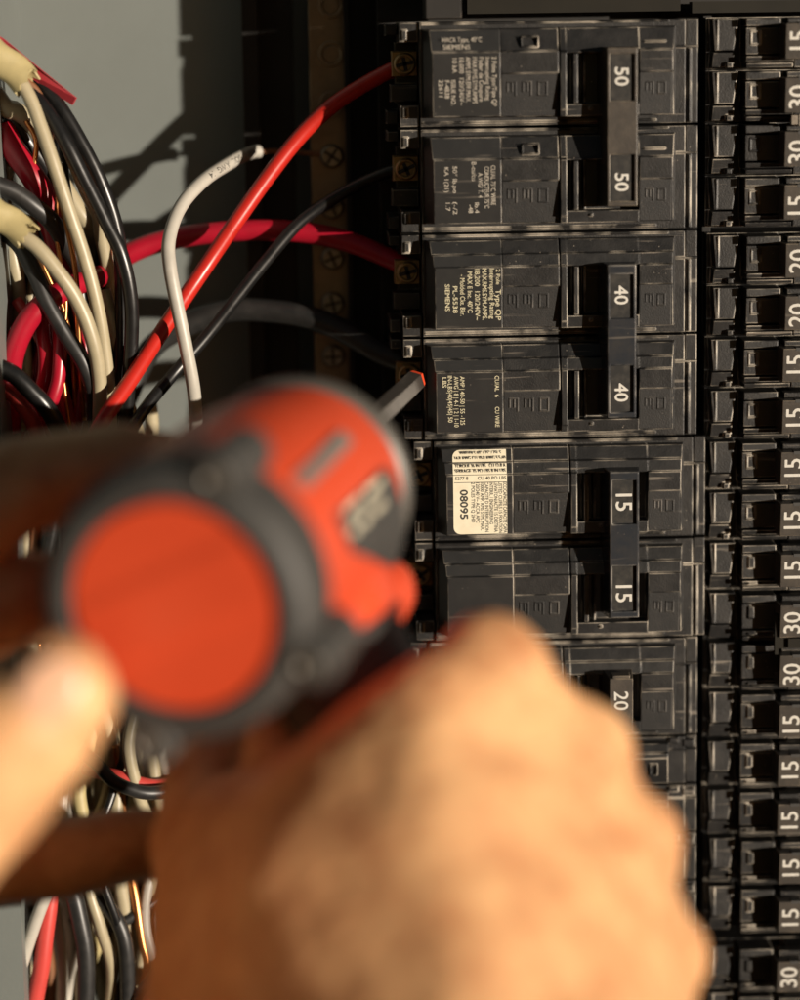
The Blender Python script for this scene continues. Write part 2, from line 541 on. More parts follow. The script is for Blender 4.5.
def pole_cover(mb, rc, v0, style):
    if style == 'old':
        TOP = [(7.5, -1), (9, 6.6), (30, 8.9), (30.8, 10)]
        TOPr = [(7.5, -1), (9, 5.2), (30, 7.9), (30.8, 9.6)]
    else:
        TOP = [(6, -1), (7, 4.6), (19.6, 6.4), (20.4, 7.7), (31.6, 8.9), (32.4, 10)]
        TOPr = [(6, -1), (7, 4.4), (19.6, 6.2), (20.4, 7.5), (31.6, 8.6), (32.4, 9.6)]
    P = lambda p: off(p, v0)
    cover = mb
    # sloping floors of the two moulded recesses (a part of their own)
    prism(rc, P([(52.9, 7.5), (52.9, 8.72), (94.0, 6.37), (94.0, 5.2)]), 98, 152.6)
    prism(rc, P([(52.9, 7.1), (52.9, 8.33), (94.0, 7.06), (94.0, 5.8)]), 231.5, 262.5)
    prism(mb, P(TOPr + [(52, 9.6), (52.6, 8.7), (94.6, 6.3), (95.4, -1)]), 97.5, 153)
    prism(mb, P(TOPr[:-1] + [(32.4, 9.8), (88, 9.8), (88.4, 8.6), (94.8, 8.4), (95.6, -1)]), 154.5, 160.5)
    prism(mb, P(TOPr[:-1] + [(32.6, 8.6), (32.8, 1), (82.6, 1), (82.8, 8.6), (94.8, 8.4), (95.6, -1)]), 160.5, 231)
    prism(mb, P(TOPr + [(52, 9.6), (52.6, 8.3), (94.6, 7.0), (95.4, -1)]), 231, 263, None, 6)
    prism(mb, P([(31, -1), (31.5, 5), (95, 5), (95.6, -1)]), 153, 154.5)
    # slider bars in the window
    ub(mb, 167, 172.5, v0 + 33, v0 + 82.5, 0.8, 8.4, 0.6)
    ub(mb, 177, 180, v0 + 33, v0 + 82.5, 0.8, 5.2, 0.6)
    ub(mb, 182, 185.5, v0 + 85.5, v0 + 88.5, 8, 9.2, 0.5)
    # moulded letters
    mb = rc
    for k, kd in enumerate('EEO'):
        letter(mb, 103 + k * 15, v0 + 60, 8.28 + .32, kd, 1.0, 2.4 / 42)
    for k, kd in enumerate('EO'):
        letter(mb, 237 + k * 12, v0 + 62, 8.0 + .3, kd, .85, 1.3 / 42)
    mb = cover
    if style == 'old':
        for a in ((117, 134, 16, 17.2), (117, 134, 25.8, 27), (117, 118.2, 17.25, 25.75), (132.8, 134, 17.25, 25.75)):
            ub(mb, a[0], a[1], v0 + a[2], v0 + a[3], 5, 8.4, 0.2)
        ub(mb, 236, 257, v0 + 22, v0 + 23.5, 5, 8.4, .3)

def pole_label(mb, v0, style):
    if style == 'old':
        TOP = [(7.5, -1), (9, 7.2), (30, 9.2), (30.8, 10.1)]
    else:
        TOP = [(6, -1), (7, 4.8), (19.6, 6.6), (20.4, 7.9), (31.6, 9.0), (32.4, 10.1)]
    prism(mb, off(TOP + [(93.6, 10.1), (94.8, -1)], v0), 31.5, 97.1, 9, None)

def terminal(br, v, m='brass'):
    b = MB()
    c = Vector((7 * K, 12.5, -v * KV))
    b.frustum(((-6) * K, 20 * K, -(v + 13) * KV, -(v - 13) * KV), ((-5) * K, 19 * K, -(v + 12) * KV, -(v - 12) * KV), 15.5, 10.5)
    t = b.build('terminal_clamp', m, br)
    b = MB()
    mr = Matrix.Translation(Vector((7 * K, 10.4, -v * KV))) @ Matrix.Rotation(math.radians(90), 4, 'X')
    b.lathe([(0, 2.75), (1.1, 2.75), (1.7, 2.3), (1.7, 1.9), (1.2, 1.7), (1.2, .01)], 24, mat4=mr)
    s = b.build('screw', 'brass', t, smooth=True)
    b = MB()
    R2 = mr @ Matrix.Rotation(random.uniform(0.2, 0.7), 4, 'Z')
    for lx, ly in ((2.2, .45), (.45, 1.6)):
        vs = [R2 @ Vector((sx * lx, sy * ly, zz)) for zz in (1.72, 1.78) for sx, sy in ((-1, -1), (1, -1), (1, 1), (-1, 1))]
        b.add(vs, [(0, 1, 2, 3), (4, 5, 6, 7), (0, 1, 5, 4), (1, 2, 6, 5), (2, 3, 7, 6), (3, 0, 4, 7)])
    b.build('slot', 'ink', t)

def frame_box(mb, u0, u1, vs, h0, h1, wins, depth, lip=3.2):
    """handle bar: vs=(v0,v1), wins = list of (v0,v1) recessed windows in the front"""
    v0, v1 = vs
    hb = h1 - depth
    # core up to the inset floor, drafted, then a rim built of bars
    mb.frustum(((u0 - 5) * K, (u1 + 3) * K, -(v1 + 1) * KV, -(v0 - 1) * KV), (u0 * K, u1 * K, -v1 * KV, -v0 * KV), -h0, -hb)
    e = 0.01
    def bar(a0, a1, c0, c1, d=(0, 0, 0, 0)):
        mb.frustum((a0 * K, a1 * K, -c1 * KV, -c0 * KV), ((a0 + d[0]) * K, (a1 - d[1]) * K, -(c1 - d[3]) * KV, -(c0 + d[2]) * KV), -hb, -h1)
    bar(u0, u0 + lip, v0, v1, (.7, 0, .7, .7))
    bar(u1 - lip, u1, v0, v1, (0, .7, .7, .7))
    cur = v0
    for a, c in wins + [(v1, None)]:
        top = .7 if cur == v0 else 0
        bot = .7 if c is None else 0
        bar(u0 + lip + e, u1 - lip - e, cur, a, (0, 0, top, bot))
        if c is not None:
            cur = c

def breaker2(px0, py0, rating, hm, style, label, lbl, print_m, hu=(197, 226), hv=(30, 184), wins=((40, 84), (131, 178)), y=H0):
    loc = (W(px0, 500, y).x, y, W(500, py0, y).z)
    br = thing('circuit_breaker', label, 'breaker', loc, 'two-pole breakers in the left column')
    b = MB(); pole_base(b, 0); pole_base(b, 105)
    b.build('housing', 'plastic2', br)
    for v0 in (0, 105):
        b = MB(); rc = MB(); pole_cover(b, rc, v0, style); pc = b.build('pole_cover', 'plastic', br); rc.build('moulded_recess', 'recess', pc)
        b = MB(); pole_label(b, v0, style); b.build('label_face', 'label_face', br)
        terminal(br, v0 + 42)
    b = MB()
    frame_box(b, hu[0], hu[1], hv, 2, 17.4, list(wins), 1.6)
    h = b.build('handle', hm, br)
    for i, (a, c) in enumerate(wins):
        b = MB()
        ub(b, hu[0] + 3.4, hu[1] - 3.4, a + .5, c - .5, 15.6, 16.15, 0)
        ins = b.build('rating_plate', 'inset', h)
        b = MB()
        add_text(b, rating, ((hu[0] + hu[1]) / 2) * K, -((a + c) / 2 + (4 if i else -1)) * KV, -16.2, 4.6 if rating != '15' else 5.6, 1, bold=.07)
        b.build('rating_number', 'white', h)
    if lbl:
        b = MB()
        for (txt, u, v, size, turn, wd) in lbl:
            add_text(b, txt, u * K, -v * KV, -10.125 if v > 31 and not (105 < v < 137) else -9.6, size * K, turn, wd * K if wd else None)
        b.build('label_print', print_m, br)
    return br

Z_TOP = W(550, 20, H0).z
def row_py(i):
    """photo row of the i-th two-pole slot (50.8 mm pitch from the top breaker)"""
    z = Z_TOP - 50.8 * i
    # invert W numerically
    lo, hi = -300.0, 1400.0
    for _ in range(40):
        m_ = (lo + hi) / 2
        if W(550, m_, H0).z > z: lo = m_
        else: hi = m_
    return (lo + hi) / 2
print('rows', [round(row_py(i), 1) for i in range(5)])

# label texts: (text, u, v, letter size px, turn, width px)
L50 = [('HACR Type, 40°C', 60, 18.5, 6.4, 0, 38), ('SIEMENS', 55, 25.5, 6.4, 0, 26)]
for k, (t, w) in enumerate([('2 Poles Type/Tipo QP', 47), ('Interrupting Rating', 41), ('Poder de Coupure', 42), ('MAX.RMS.SYM.AMPS', 44),
                            ('AMPS.SYM.EFF.MAX.', 43), ('10,000  120/240V~', 45)]):
    L50.append((t, 91 - k * 6.3, 36 + w / 2, 6.4, 1, w))
L50.append(('10 kA', 53, 43, 6.4, 1, 14))
for k, (t, w) in enumerate([('ISSUE NO.', 24), ('F-4838', 17), ('22611', 16)]):
    L50.append((t, 51.5 - k * 6.0, 58 + w / 2, 6.2, 1, w))
for k, (t, v, w) in enumerate([('CU/AL 75°C WIRE', 44, 38), ('CONDUCTEUR 75°C', 45, 40), ('A.WG/ T. 4', 51, 24), ('B-cu/cu', 40, 18)]):
    L50.append((t, 89 - k * 6.2, 105 + v + w / 2 - 7, 6.4, 1, w))
L50 += [('lb.4', 73, 105 + 78, 6.2, 1, 10), ('-48', 67, 105 + 79, 6.2, 1, 8), ('50° lb.po', 52, 105 + 50, 6, 1, 26), ('KA 1(21)', 44, 105 + 50, 6, 1, 24),
        ('(-/2', 52, 105 + 78, 6, 1, 12), ('1.7', 45, 105 + 76, 6, 1, 8)]
L40 = [('2 Pole', 93, 42, 5.6, 1, 15), ('Type QP', 93, 70, 7.4, 1, 30)]
for k, (t, w) in enumerate([('Interrupting Rating', 49), ('MAX.RMS.SYM.AMPS,', 50), ('18,200  120/240V~', 50), ('MAX E Inc. 40°C', 40), ('- Molded Ckt. Bkr.', 40)]):
    L40.append((t, 87 - k * 7.2, 34 + w / 2 + (0 if k < 3 else 3 * (k - 2)), 6.6, 1, w))
L40 += [('PL-5538', 51, 64, 6.4, 1, 26), ('SIEMENS', 43.5, 62, 6.4, 1, 26)]
L40 += [('CU/AL  6', 91, 105 + 47, 6, 1, 21), ('CU WIRE', 91, 105 + 78, 6, 1, 20),
        ('AMP | 40-50 | 55 -125', 57, 105 + 61, 6.2, 1, 48), ('AWG | 8 | 4-1 | 2 | 1-10', 51, 105 + 62, 6.2, 1, 50),
        ('IN-LBS|40|45|45| 50', 45, 105 + 59, 6.2, 1, 46), ('LBS', 39.5, 105 + 42, 6, 1, 10)]

breaker2(405, row_py(0), '50', 'handle', 'old',
         'two-pole black breaker with 50 on its joined handle, topmost in the left column', L50, 'print',
         hu=(197, 227), hv=(28, 183), wins=((34, 80), (132, 178)))
breaker2(405, row_py(1), '40', 'gloss', 'new',
         'two-pole black breaker with 40 on its glossy joined handle, second in the left column', L40, 'print_y')
b3 = breaker2(414, row_py(2), '15', 'gloss', 'new',
              'two-pole black breaker with 15 on its joined handle and a cream sticker', None, None, hu=(190, 220), hv=(28, 179), wins=((37, 82), (125, 172)))
# cream sticker on the third breaker: rounded left corners, wrapped over the top steps
def sticker():
    st = []
    b = MB()
    u0, u1 = 38, 91
    def pt(u, v):
        # follow the cover surface
        if v < 31.6:  h = 8.0 + (v - 20.4) / 11.2 * 1.0 if v > 20.4 else 7.0
        else:         h = 10.1
        return (u * K, -(h + 0.14), -v * KV)
    rows = [12, 20.3, 20.5, 31.5, 32.5, 60, 93]
    # top part on the second slope, main part on the face
    def rounded(v0, v1, hfun, rc_top, rc_bot):
        P = []
        r = 7
        if rc_top:
            for k in range(6):
                a = math.pi / 2 * k / 5
                P.append((u0 + r - r * math.cos(a), v0 + r - r * math.sin(a)))
        else:
            P.append((u0, v0))
        P += [(u1, v0), (u1, v1)]
        if rc_bot:
            for k in range(6):
                a = math.pi / 2 * k / 5
                P.append((u0 + r - r * math.sin(a), v1 - r + r * math.cos(a)))
        else:
            P.append((u0, v1))
        n = len(P)
        vs = [(u * K, -(hfun(v) + .13), -v * KV) for u, v in P] + [(u * K, -(hfun(v) + .02), -v * KV) for u, v in P]
        b.add(vs, [tuple(range(n)), tuple(reversed(range(n, 2 * n)))] + [(i, (i + 1) % n, n + (i + 1) % n, n + i) for i in range(n)])
    rounded(21, 31.9, lambda v: 7.95 + (v - 20.4) / 11.2 * 1.1 + .02, False, False)
    rounded(8, 20.4, lambda v: 4.85 + (v - 7) / 12.6 * 1.8, True, False)
    rounded(32.0, 92.5, lambda v: 10.1, False, True)
    s = b.build('sticker', 'paper', b3)
    tag(s, 'cream paper sticker printed 08095')
    t = MB()
    hB = lambda v: 7.97 + (v - 20.4) / 11.2 * 1.1 + .16
    hA = lambda v: 4.85 + (v - 7) / 12.6 * 1.8 + .16
    for txt, v, w, c, hf in (('WIRE/FILS 60° / 75° / 75L.S.', 11, 42, 66, hA), ('14-8 AWG CU 10-8 AWG 5.5-60', 16, 50, 65, hA),
                             ('TORQUE 36 IN LBS   CU 12-8 A', 23, 50, 65, hB), ('SERRAGE 35 PO LBS 8 IN LBS', 28, 50, 65, hB)):
        add_text(t, txt, c * K, -v * KV, -hf(v) - .1, 5.4 * K, 0, w * K, bold=.03)
    add_text(t, '5277-8       CU 40 PO LBS', 65 * K, -35 * KV, -10.25, 4.6 * K, 0, 50 * K, bold=.03)
    t.box(39 * K, 90.5 * K, -10.26, -10.25, -38.8 * K, -38.2 * K)
    add_text(t, '08095', 48.5 * K, -62 * KV, -10.25, 10.5 * K, 1, 29 * K, bold=.09)
    for k, (txt, w) in enumerate([('2 POLES TYPE Q 2HD', 40), ('120/240 V~ ACCA APC', 40), ('10000 AMP. RMS SYM. MAX.', 48), ('CAPACITE D INTERRUPTION', 50),
                                  ('INTERR. / ENGINEERING', 42), ('LEVIATON/ACTE 15 DESTINA', 50), ('LISTED CU/FILS 15 FIXATION', 51), ('ECC/CAPACITE CAPACITE CAPA', 51)]):
        add_text(t, txt, (57.5 + k * 4.5) * K, -(40 + w / 2) * KV, -10.25, 5.0 * K, 1, w * K, bold=.025)
    t.build('sticker_print', 'ink', s)
sticker()

# single-pole 20 A breaker (fourth slot) and thin twin breakers below it
def breaker1(px0, py0, rating, label):
    loc = (W(px0, 500, H0).x, H0, W(500, py0, H0).z)
    br = thing('circuit_breaker', label, 'breaker', loc)
    b = MB(); pole_base(b, 0); b.build('housing', 'plastic2', br)
    b = MB(); rc = MB(); pole_cover(b, rc, 0, 'new'); pc = b.build('pole_cover', 'plastic', br); rc.build('moulded_recess', 'recess', pc)
    b = MB(); pole_label(b, 0, 'new'); b.build('label_face', 'label_face', br)
    terminal(br, 42)
    b = MB()
    b.frustum((191 * K, 223 * K, -92 * KV, -26 * KV), (197 * K, 220 * K, -88 * KV, -31 * KV), -2, -19)
    b.frustum((199 * K, 218 * K, -30.6 * KV, -27 * KV), (200 * K, 217 * K, -30.6 * KV, -28 * KV), -14, -18.6)
    h = b.build('handle', 'handle', br)
    b = MB(); add_text(b, rating, 208.5 * K, -54 * KV, -19.06, 20 * K, 1, bold=.06)
    b.build('rating_number', 'white', h)
    return br
breaker1(407, row_py(3), '20', 'single-pole black breaker with 20 on its handle, just above the knuckles')

def half_left(px0, py0, rating, label):
    loc = (W(px0, 500, H0).x, H0, W(500, py0, H0).z)
    br = thing('circuit_breaker', label, 'breaker', loc, 'thin breakers behind the gripping hand')
    b = MB()
    ub(b, 0, 279, .6, 51.8, -24, 0, .6); ub(b, 279.2, 291, .6, 51.8, -24, -.9, .5)
    ub(b, 262, 272, 1.5, 8, -1, 1.4, .6); ub(b, 276, 288, 4, 12, -1, .6, .8)
    ub(b, 250, 291, 14, 15.5, -1, .5, .4)
    b.build('housing', 'plastic2', br)
    b = MB()
    prism(b, [(4, -1), (5, 5), (13, 6.4), (13.6, 7.6), (18, 8), (18.6, 9), (46, 9), (47, -1)], 30, 160, 8)
    prism(b, [(4, -1), (5, 5), (13, 6.4), (13.6, 7.6), (18, 8), (18.6, 8.2), (46, 7), (47, -1)], 160, 258, None, 4)
    letter(b, 240, 24, 8.6, 'O', .9)
    b.build('pole_cover', 'plastic', br)
    b = MB(); b.frustum((191 * K, 223 * K, -46 * KV, -10 * KV), (197 * K, 220 * K, -43 * KV, -13 * KV), -2, -18)
    h = b.build('handle', 'handle', br)
    b = MB(); add_text(b, rating, 208.5 * K, -28 * KV, -18.06, 20 * K, 1, bold=.06)
    b.build('rating_number', 'white', h)
p3 = row_py(3.5)
for i in range(5):
    half_left(407, row_py(3.5 + i * .25), '15', ['thin breaker marked 15 directly below the single 20 breaker, partly behind the knuckles',
              'thin breaker second below the single 20 breaker, mostly behind the hand', 'thin breaker third below the single 20 breaker, hidden behind the hand',
              'thin breaker fourth below the single 20 breaker, hidden behind the hand', 'thin breaker lowest behind the gripping hand'][i])

# right column: thin half-inch poles with handles reading upwards
UNIT = 12.7 / KV
RX = 706
def right_unit(br, vo, rating, idx, loc, shape):
    b = MB()
    ub(b, 1, 330, vo + .5, vo + UNIT - .5, -24, -5, 0)
    # tapered clip end
    def quad(u0, u1, u0b, u1b, v0, v1, h0, h1t, h1b):
        d = .9
        vs = [((u0 + d) * K, -h1t, -(vo + v0 + d) * KV), ((u1 - d) * K, -h1t, -(vo + v0 + d) * KV), ((u1b - d) * K, -h1b, -(vo + v1 - d) * KV), ((u0b + d) * K, -h1b, -(vo + v1 - d) * KV),
              (u0 * K, -h0, -(vo + v0) * KV), (u1 * K, -h0, -(vo + v0) * KV), (u1b * K, -h0, -(vo + v1) * KV), (u0b * K, -h0, -(vo + v1) * KV)]
        b.add(vs, [(0, 1, 2, 3), (7, 6, 5, 4), (0, 4, 5, 1), (1, 5, 6, 2), (2, 6, 7, 3), (3, 7, 4, 0)])
    quad(4, 31, 6, 26, 1, 34, -6, -.2, .6)
    quad(5, 27, 4, 27, 34.5, 50.5, -6, -.4, -1.2)
    ub(b, 8.5, 10.2, vo + 2, vo + 33, -1, .55, .5)
    if shape:
        ub(b, 18, 25, vo + 44, vo + 50.8, -1.5, .5, 1)
    # body
    quad(35, 70, 35, 70, 1.2, 10.5, -6, 4.8, 5.0)
    quad(35, 83, 35, 83, 10.6, 38, -6, 4.0, 3.8)
    quad(35, 83, 35, 83, 38.2, 45, -6, 5.0, 4.4)
    quad(36, 83, 36, 83, 45.2, 51.2, -6, 3.0, 2.4)
    if shape:
        for a in ((40, 50, 14, 15.2), (40, 50, 26.8, 28), (40, 41.1, 15.25, 26.75), (48.9, 50, 15.25, 26.75)):
            ub(b, a[0], a[1], vo + a[2], vo + a[3], 3, 4.4, .2)
    else:
        ub(b, 41, 49, vo + 13, vo + 27, 3, 4.8, 1.2)
        ub(b, 41, 51, vo + 40, vo + 43, 4, 5.6, .6)
    ub(b, 70.2, 73, vo + 2, vo + 9.5, 2, 3.2, .5)
    ub(b, 83.1, 330, vo + 1.2, vo + UNIT - 1.2, -6, 2.5, .6)
    ub(b, 74.2, 330, vo + 1.4, vo + 8, 2, 7.0, .8)
    ub(b, 110, 300, vo + 11, vo + 44, 2, 5.6, .8)
    b.build('pole_body', 'plastic2', br)
    # handle, standing a little further out at its top
    b = MB()
    u0, u1 = 70.5, 94
    v0, v1 = 8 + vo, 42 + vo
    ht, hb_ = 14.0, 12.6
    vs = [(u0 * K, -ht, -v0 * KV), (u1 * K, -ht, -v0 * KV), (u1 * K, -hb_, -v1 * KV), (u0 * K, -hb_, -v1 * KV),
          ((u0 - 3) * K, 0, -(v0 - 1) * KV), ((u1 + 2) * K, 0, -(v0 - 1) * KV), ((u1 + 2) * K, 0, -(v1 + 1) * KV), ((u0 - 3) * K, 0, -(v1 + 1) * KV)]
    b.add(vs, [(0, 1, 2, 3), (7, 6, 5, 4), (0, 4, 5, 1), (1, 5, 6, 2), (2, 6, 7, 3), (3, 7, 4, 0)])
    h = b.build('handle', 'handle', br)
    b = MB()
    vs_, fs_ = text_geo(rating)
    n0 = len(b.v)
    add_text(b, rating, (u0 + u1) / 2 * K, -(v0 + v1) / 2 * K, 0, 24 * K, -1, bold=.07)
    # lay the number onto the leaning face
    b.v = [(x, -(ht + (hb_ - ht) * ((-z / KV) - v0) / (v1 - v0)) - .05 + y, z) for x, y, z in b.v]
    b.build('rating_number', 'white', h)
    b = MB(); ub(b, u0 + 12, u0 + 22, v0 - 1.4, v0 + 2.5, 10, 14.05, .4)
    b.build('handle_notch', 'ink', h)

def right_breaker(slot, ratings, label, group, tie=None, shape=True):
    """slot counts half-inch poles from the top"""
    z = Z_TOP + 0.2 - 12.7 * slot - (1.3 if slot >= 4 else 0)
    loc = (W(RX, 500, H0).x + random.uniform(-.35, .35), H0 + random.uniform(-.25, .25), z)
    br = thing('circuit_breaker', label, 'breaker', loc, group)
    for i, r in enumerate(ratings):
        right_unit(br, i * UNIT, r, i, loc, shape)
    if tie == 'clip':
        b = MB()
        b.box(66 * K, 69.5 * K, -11.5, -8.8, -(UNIT * 2 - 4 + 30) * KV, -(UNIT * 2 - 4 - 30) * KV)
        b.box(69.6 * K, 79 * K, -11.0, -9.0, -(UNIT * 2 - 4 + 6) * KV, -(UNIT * 2 - 4 - 6) * KV)
        b.box(79.1 * K, 105 * K, -12.6, -7, -(UNIT * 2 - 4 + 5) * KV, -(UNIT * 2 - 4 - 5) * KV)
        b.build('handle_tie', 'olive', br)
    elif tie == 'pin':
        b = MB()
        b.box(84 * K, 105 * K, -13.4, -8, -(UNIT * 2 - 4 + 6.4) * KV, -(UNIT * 2 - 4 - 5) * KV)
        b.box(77 * K, 83 * K, -13, -9, -(UNIT * 2 - 4 + 5) * KV, -(UNIT * 2 - 4 - 4) * KV)
        b.build('handle_tie', 'steel', br)
    return br
TW = 'twin breakers in the right column'
QD = 'four-pole breakers in the right column'
right_breaker(0, ['15', '30', '30', '15'], 'four-handle black breaker marked 15 30 30 15 at the top of the right column', QD, 'pin')
right_breaker(4, ['20', '20'], 'twin breaker with both handles marked 20 in the right column', TW, shape=True)
right_breaker(6, ['15', '15'], 'twin breaker marked 15 and 15 directly below the twin 20s', TW, shape=True)
right_breaker(8, ['15', '15'], 'twin breaker marked 15 and 15, second below the twin 20s', TW, shape=True)
right_breaker(10, ['15', '30', '30', '15'], 'four-handle black breaker marked 15 30 30 15 with an olive clip between the 30s', QD, 'clip', shape=False)
right_breaker(14, ['15', '15'], 'twin breaker marked 15 and 15 directly below the olive-clip breaker', TW, shape=False)
right_breaker(16, ['15', '15'], 'twin breaker marked 15 and 15, second below the olive-clip breaker', TW, shape=False)
right_breaker(18.25, ['30', '30'], 'breaker marked 30 at the bottom right corner', TW, shape=False)

HS[0] = 1.0
# ------------------------------------------------------------------ wires
def sheath(label, pts, r_px, flat=.72):
    P = spline([W(*p) for p in pts])
    r = r_px * px_mm(4)
    fr = frames_of(P)
    b = MB(); n = 22
    lip = [random.uniform(-1.2, 1.6) for _ in range(n)]
    vs, fs = [], []
    order = [(i, 1.0) for i in range(len(P))] + [(i, .86) for i in reversed(range(len(P)))]
    for i, q in order:
        t, a, c = fr[i]
        last = i == len(P) - 1
        for j in range(n):
            an = 2 * math.pi * j / n
            wob = 1 + .05 * math.sin(3 * an + i * .4)
            vs.append(P[i] + a * (math.cos(an) * r * q * wob) + c * (math.sin(an) * r * q * flat * wob) + (t * lip[j] if last else Vector((0, 0, 0))))
    for k in range(len(order) - 1):
        for j in range(n):
            j2 = (j + 1) % n
            fs.append((k * n + j, (k + 1) * n + j, (k + 1) * n + j2, k * n + j2))
    b.add(vs, fs)
    return tag(b.build('cable_sheath', 'w_sheath', None, smooth=True), label, 'cable sheath')

def wire(name, label, m, pts, r_px, group=None, n=12, flat=1.0):
    P = [W(*p) for p in pts]
    ym = sum(p[2] for p in pts) / len(pts)
    s = px_mm(ym)
    r = [x * s for x in r_px] if isinstance(r_px, (list, tuple)) else r_px * s
    b = MB()
    b.tube(P, r, n, flat)
    o = b.build(name, m, None, smooth='all')
    o['mid'] = 0
    del o['mid']
    return tag(o, label, 'wire', group)

GW = 'wires in the panel box'
wire('wire', 'bright red wire running diagonally up to the topmost breaker terminal', 'w_red',
     [(412, 62, 21), (392, 70, 22), (362, 86, 25), (332, 106, 27), (302, 134, 27), (270, 174, 25), (236, 222, 22), (202, 272, 19), (167, 324, 12), (132, 378, 2), (100, 426, -6), (70, 486, -8)], 7.7, GW)
wire('wire', 'thick crimson wire arching level across to the 40 breaker', 'w_crim',
     [(410, 268, 21), (388, 258, 24), (355, 244, 27), (315, 234, 30), (265, 230, 32), (210, 233, 33), (160, 242, 34), (125, 256, 34), (90, 282, 36), (50, 330, 32), (30, 420, 34)], [9.5, 10.5, 10.5, 10], GW)
wire('wire', 'thin shiny black wire curving up to the lower terminal of the 50 breaker', 'w_black',
     [(410, 168, 21), (388, 172, 23), (358, 185, 26), (328, 202, 27), (298, 224, 26), (265, 262, 24), (235, 300, 22), (205, 338, 20), (172, 376, 16), (140, 416, 8), (110, 470, 4)], 6.0, GW)
wire('wire', 'thick dull charcoal wire running level below the crimson one to the 40 breaker', 'w_grey',
     [(406, 362, 22), (380, 352, 25), (345, 332, 29), (310, 318, 32), (270, 311, 35), (225, 311, 37), (185, 326, 38), (150, 350, 38), (125, 400, 36)], 11.5, GW)
ww_pts = [(259, 151.5, 40.5), (250, 153, 38.5), (228, 164, 31), (202, 182, 21), (180, 208, 14), (169, 240, 8), (170, 268, 5), (177, 305, 4), (186, 348, 4), (194, 392, 6), (197, 440, 12)]
ww = wire('wire', 'pale white printed wire bending from the terminal bar down past the red wire', 'w_white', ww_pts, 6.6, GW)
b = MB(); b.tube([W(332, 156, 44), W(308, 153, 44), W(282, 151, 43), W(258, 151.6, 40.3)], 2.4 * px_mm(43), 10)
b.build('bare_conductor', 'w_brown', ww, smooth='all')
# print along the white wire
P = spline([W(*p) for p in ww_pts])
acc = [0]
for i in range(1, len(P)): acc.append(acc[-1] + (P[i] - P[i - 1]).length)
def along(s):
    i = 0
    while i < len(acc) - 2 and acc[i + 1] < s: i += 1
    f = (s - acc[i]) / (acc[i + 1] - acc[i])
    return P[i].lerp(P[i + 1], f), (P[i + 1] - P[i]).normalized()
b = MB(); rr = 6.6 * px_mm(28)
vs, fs = text_geo('600V  SOL  AWG  14')
out = []
w0 = min(v[0] for v in vs)
for a, c in vs:
    s_ = 2.5 + (a - w0) * 2.3
    p, t = along(s_)
    toC = (CPOS - p).normalized(); toC = (toC - t * toC.dot(t)).normalized()
    sd = t.cross(toC)
    ph = -c * 2.2 / rr - .1
    out.append(p + (toC * math.cos(ph) + sd * math.sin(ph)) * (rr + .04))
b.add(out, fs)
o = b.build('wire_print', 'ink', ww)

# cable sheaths and the tangle on the left
wire('wire', 'cream wire leaving the upper yellowed sheath and hanging down through the tangle', 'w_cream',
     [(-20, 48, 6), (10, 70, 5), (27, 92, 4), (40, 124, 3), (54, 165, 2), (70, 213, 2), (86, 262, 3), (98, 310, 4), (106, 360, 6), (110, 410, 8), (110, 470, 12)], 6.8, GW)
wire('wire', 'outermost black wire of the tangle arching down on its right side', 'w_black',
     [(10, 58, 14), (38, 82, 11), (58, 104, 9), (80, 140, 8), (100, 180, 8), (115, 222, 9), (121, 262, 10), (122, 310, 12), (120, 370, 14), (118, 440, 18)], 7.0, GW)
wire('wire', 'black wire just inside the outermost one, crossing over it near the top of the tangle', 'w_black',
     [(20, 82, 8), (45, 108, 6), (66, 142, 4), (86, 182, 4), (106, 222, 4), (122, 256, 4), (131, 300, 5), (131, 350, 7), (126, 420, 10), (122, 480, 14)], 7.0, GW)
wire('wire', 'cream wire leaving the lower yellowed sheath', 'w_cream',
     [(-12, 216, 0), (14, 232, -1), (36, 246, -2), (58, 272, -2), (78, 302, -1), (92, 338, 0), (99, 375, 2), (100, 420, 5), (98, 480, 10)], 7.4, GW)
wire('wire', 'scuffed black wire curving below the lower cream wire', 'w_grey',
     [(-6, 226, 6), (18, 244, 5), (34, 272, 4), (48, 304, 3), (66, 335, 3), (84, 364, 3), (94, 396, 5), (97, 440, 9)], 8.0, GW)
sheath('yellowed cable sheath end at the upper left, cream wire coming out', [(-30, 34, 6), (-8, 53, 5), (12, 68, 5), (27, 82, 4.5)], 15.5)
sheath('yellowed cable sheath end at the left edge beside the crimson loop', [(-30, 196, 0), (-8, 211, -1), (10, 222, -1), (26, 235, -2)], 14.5)
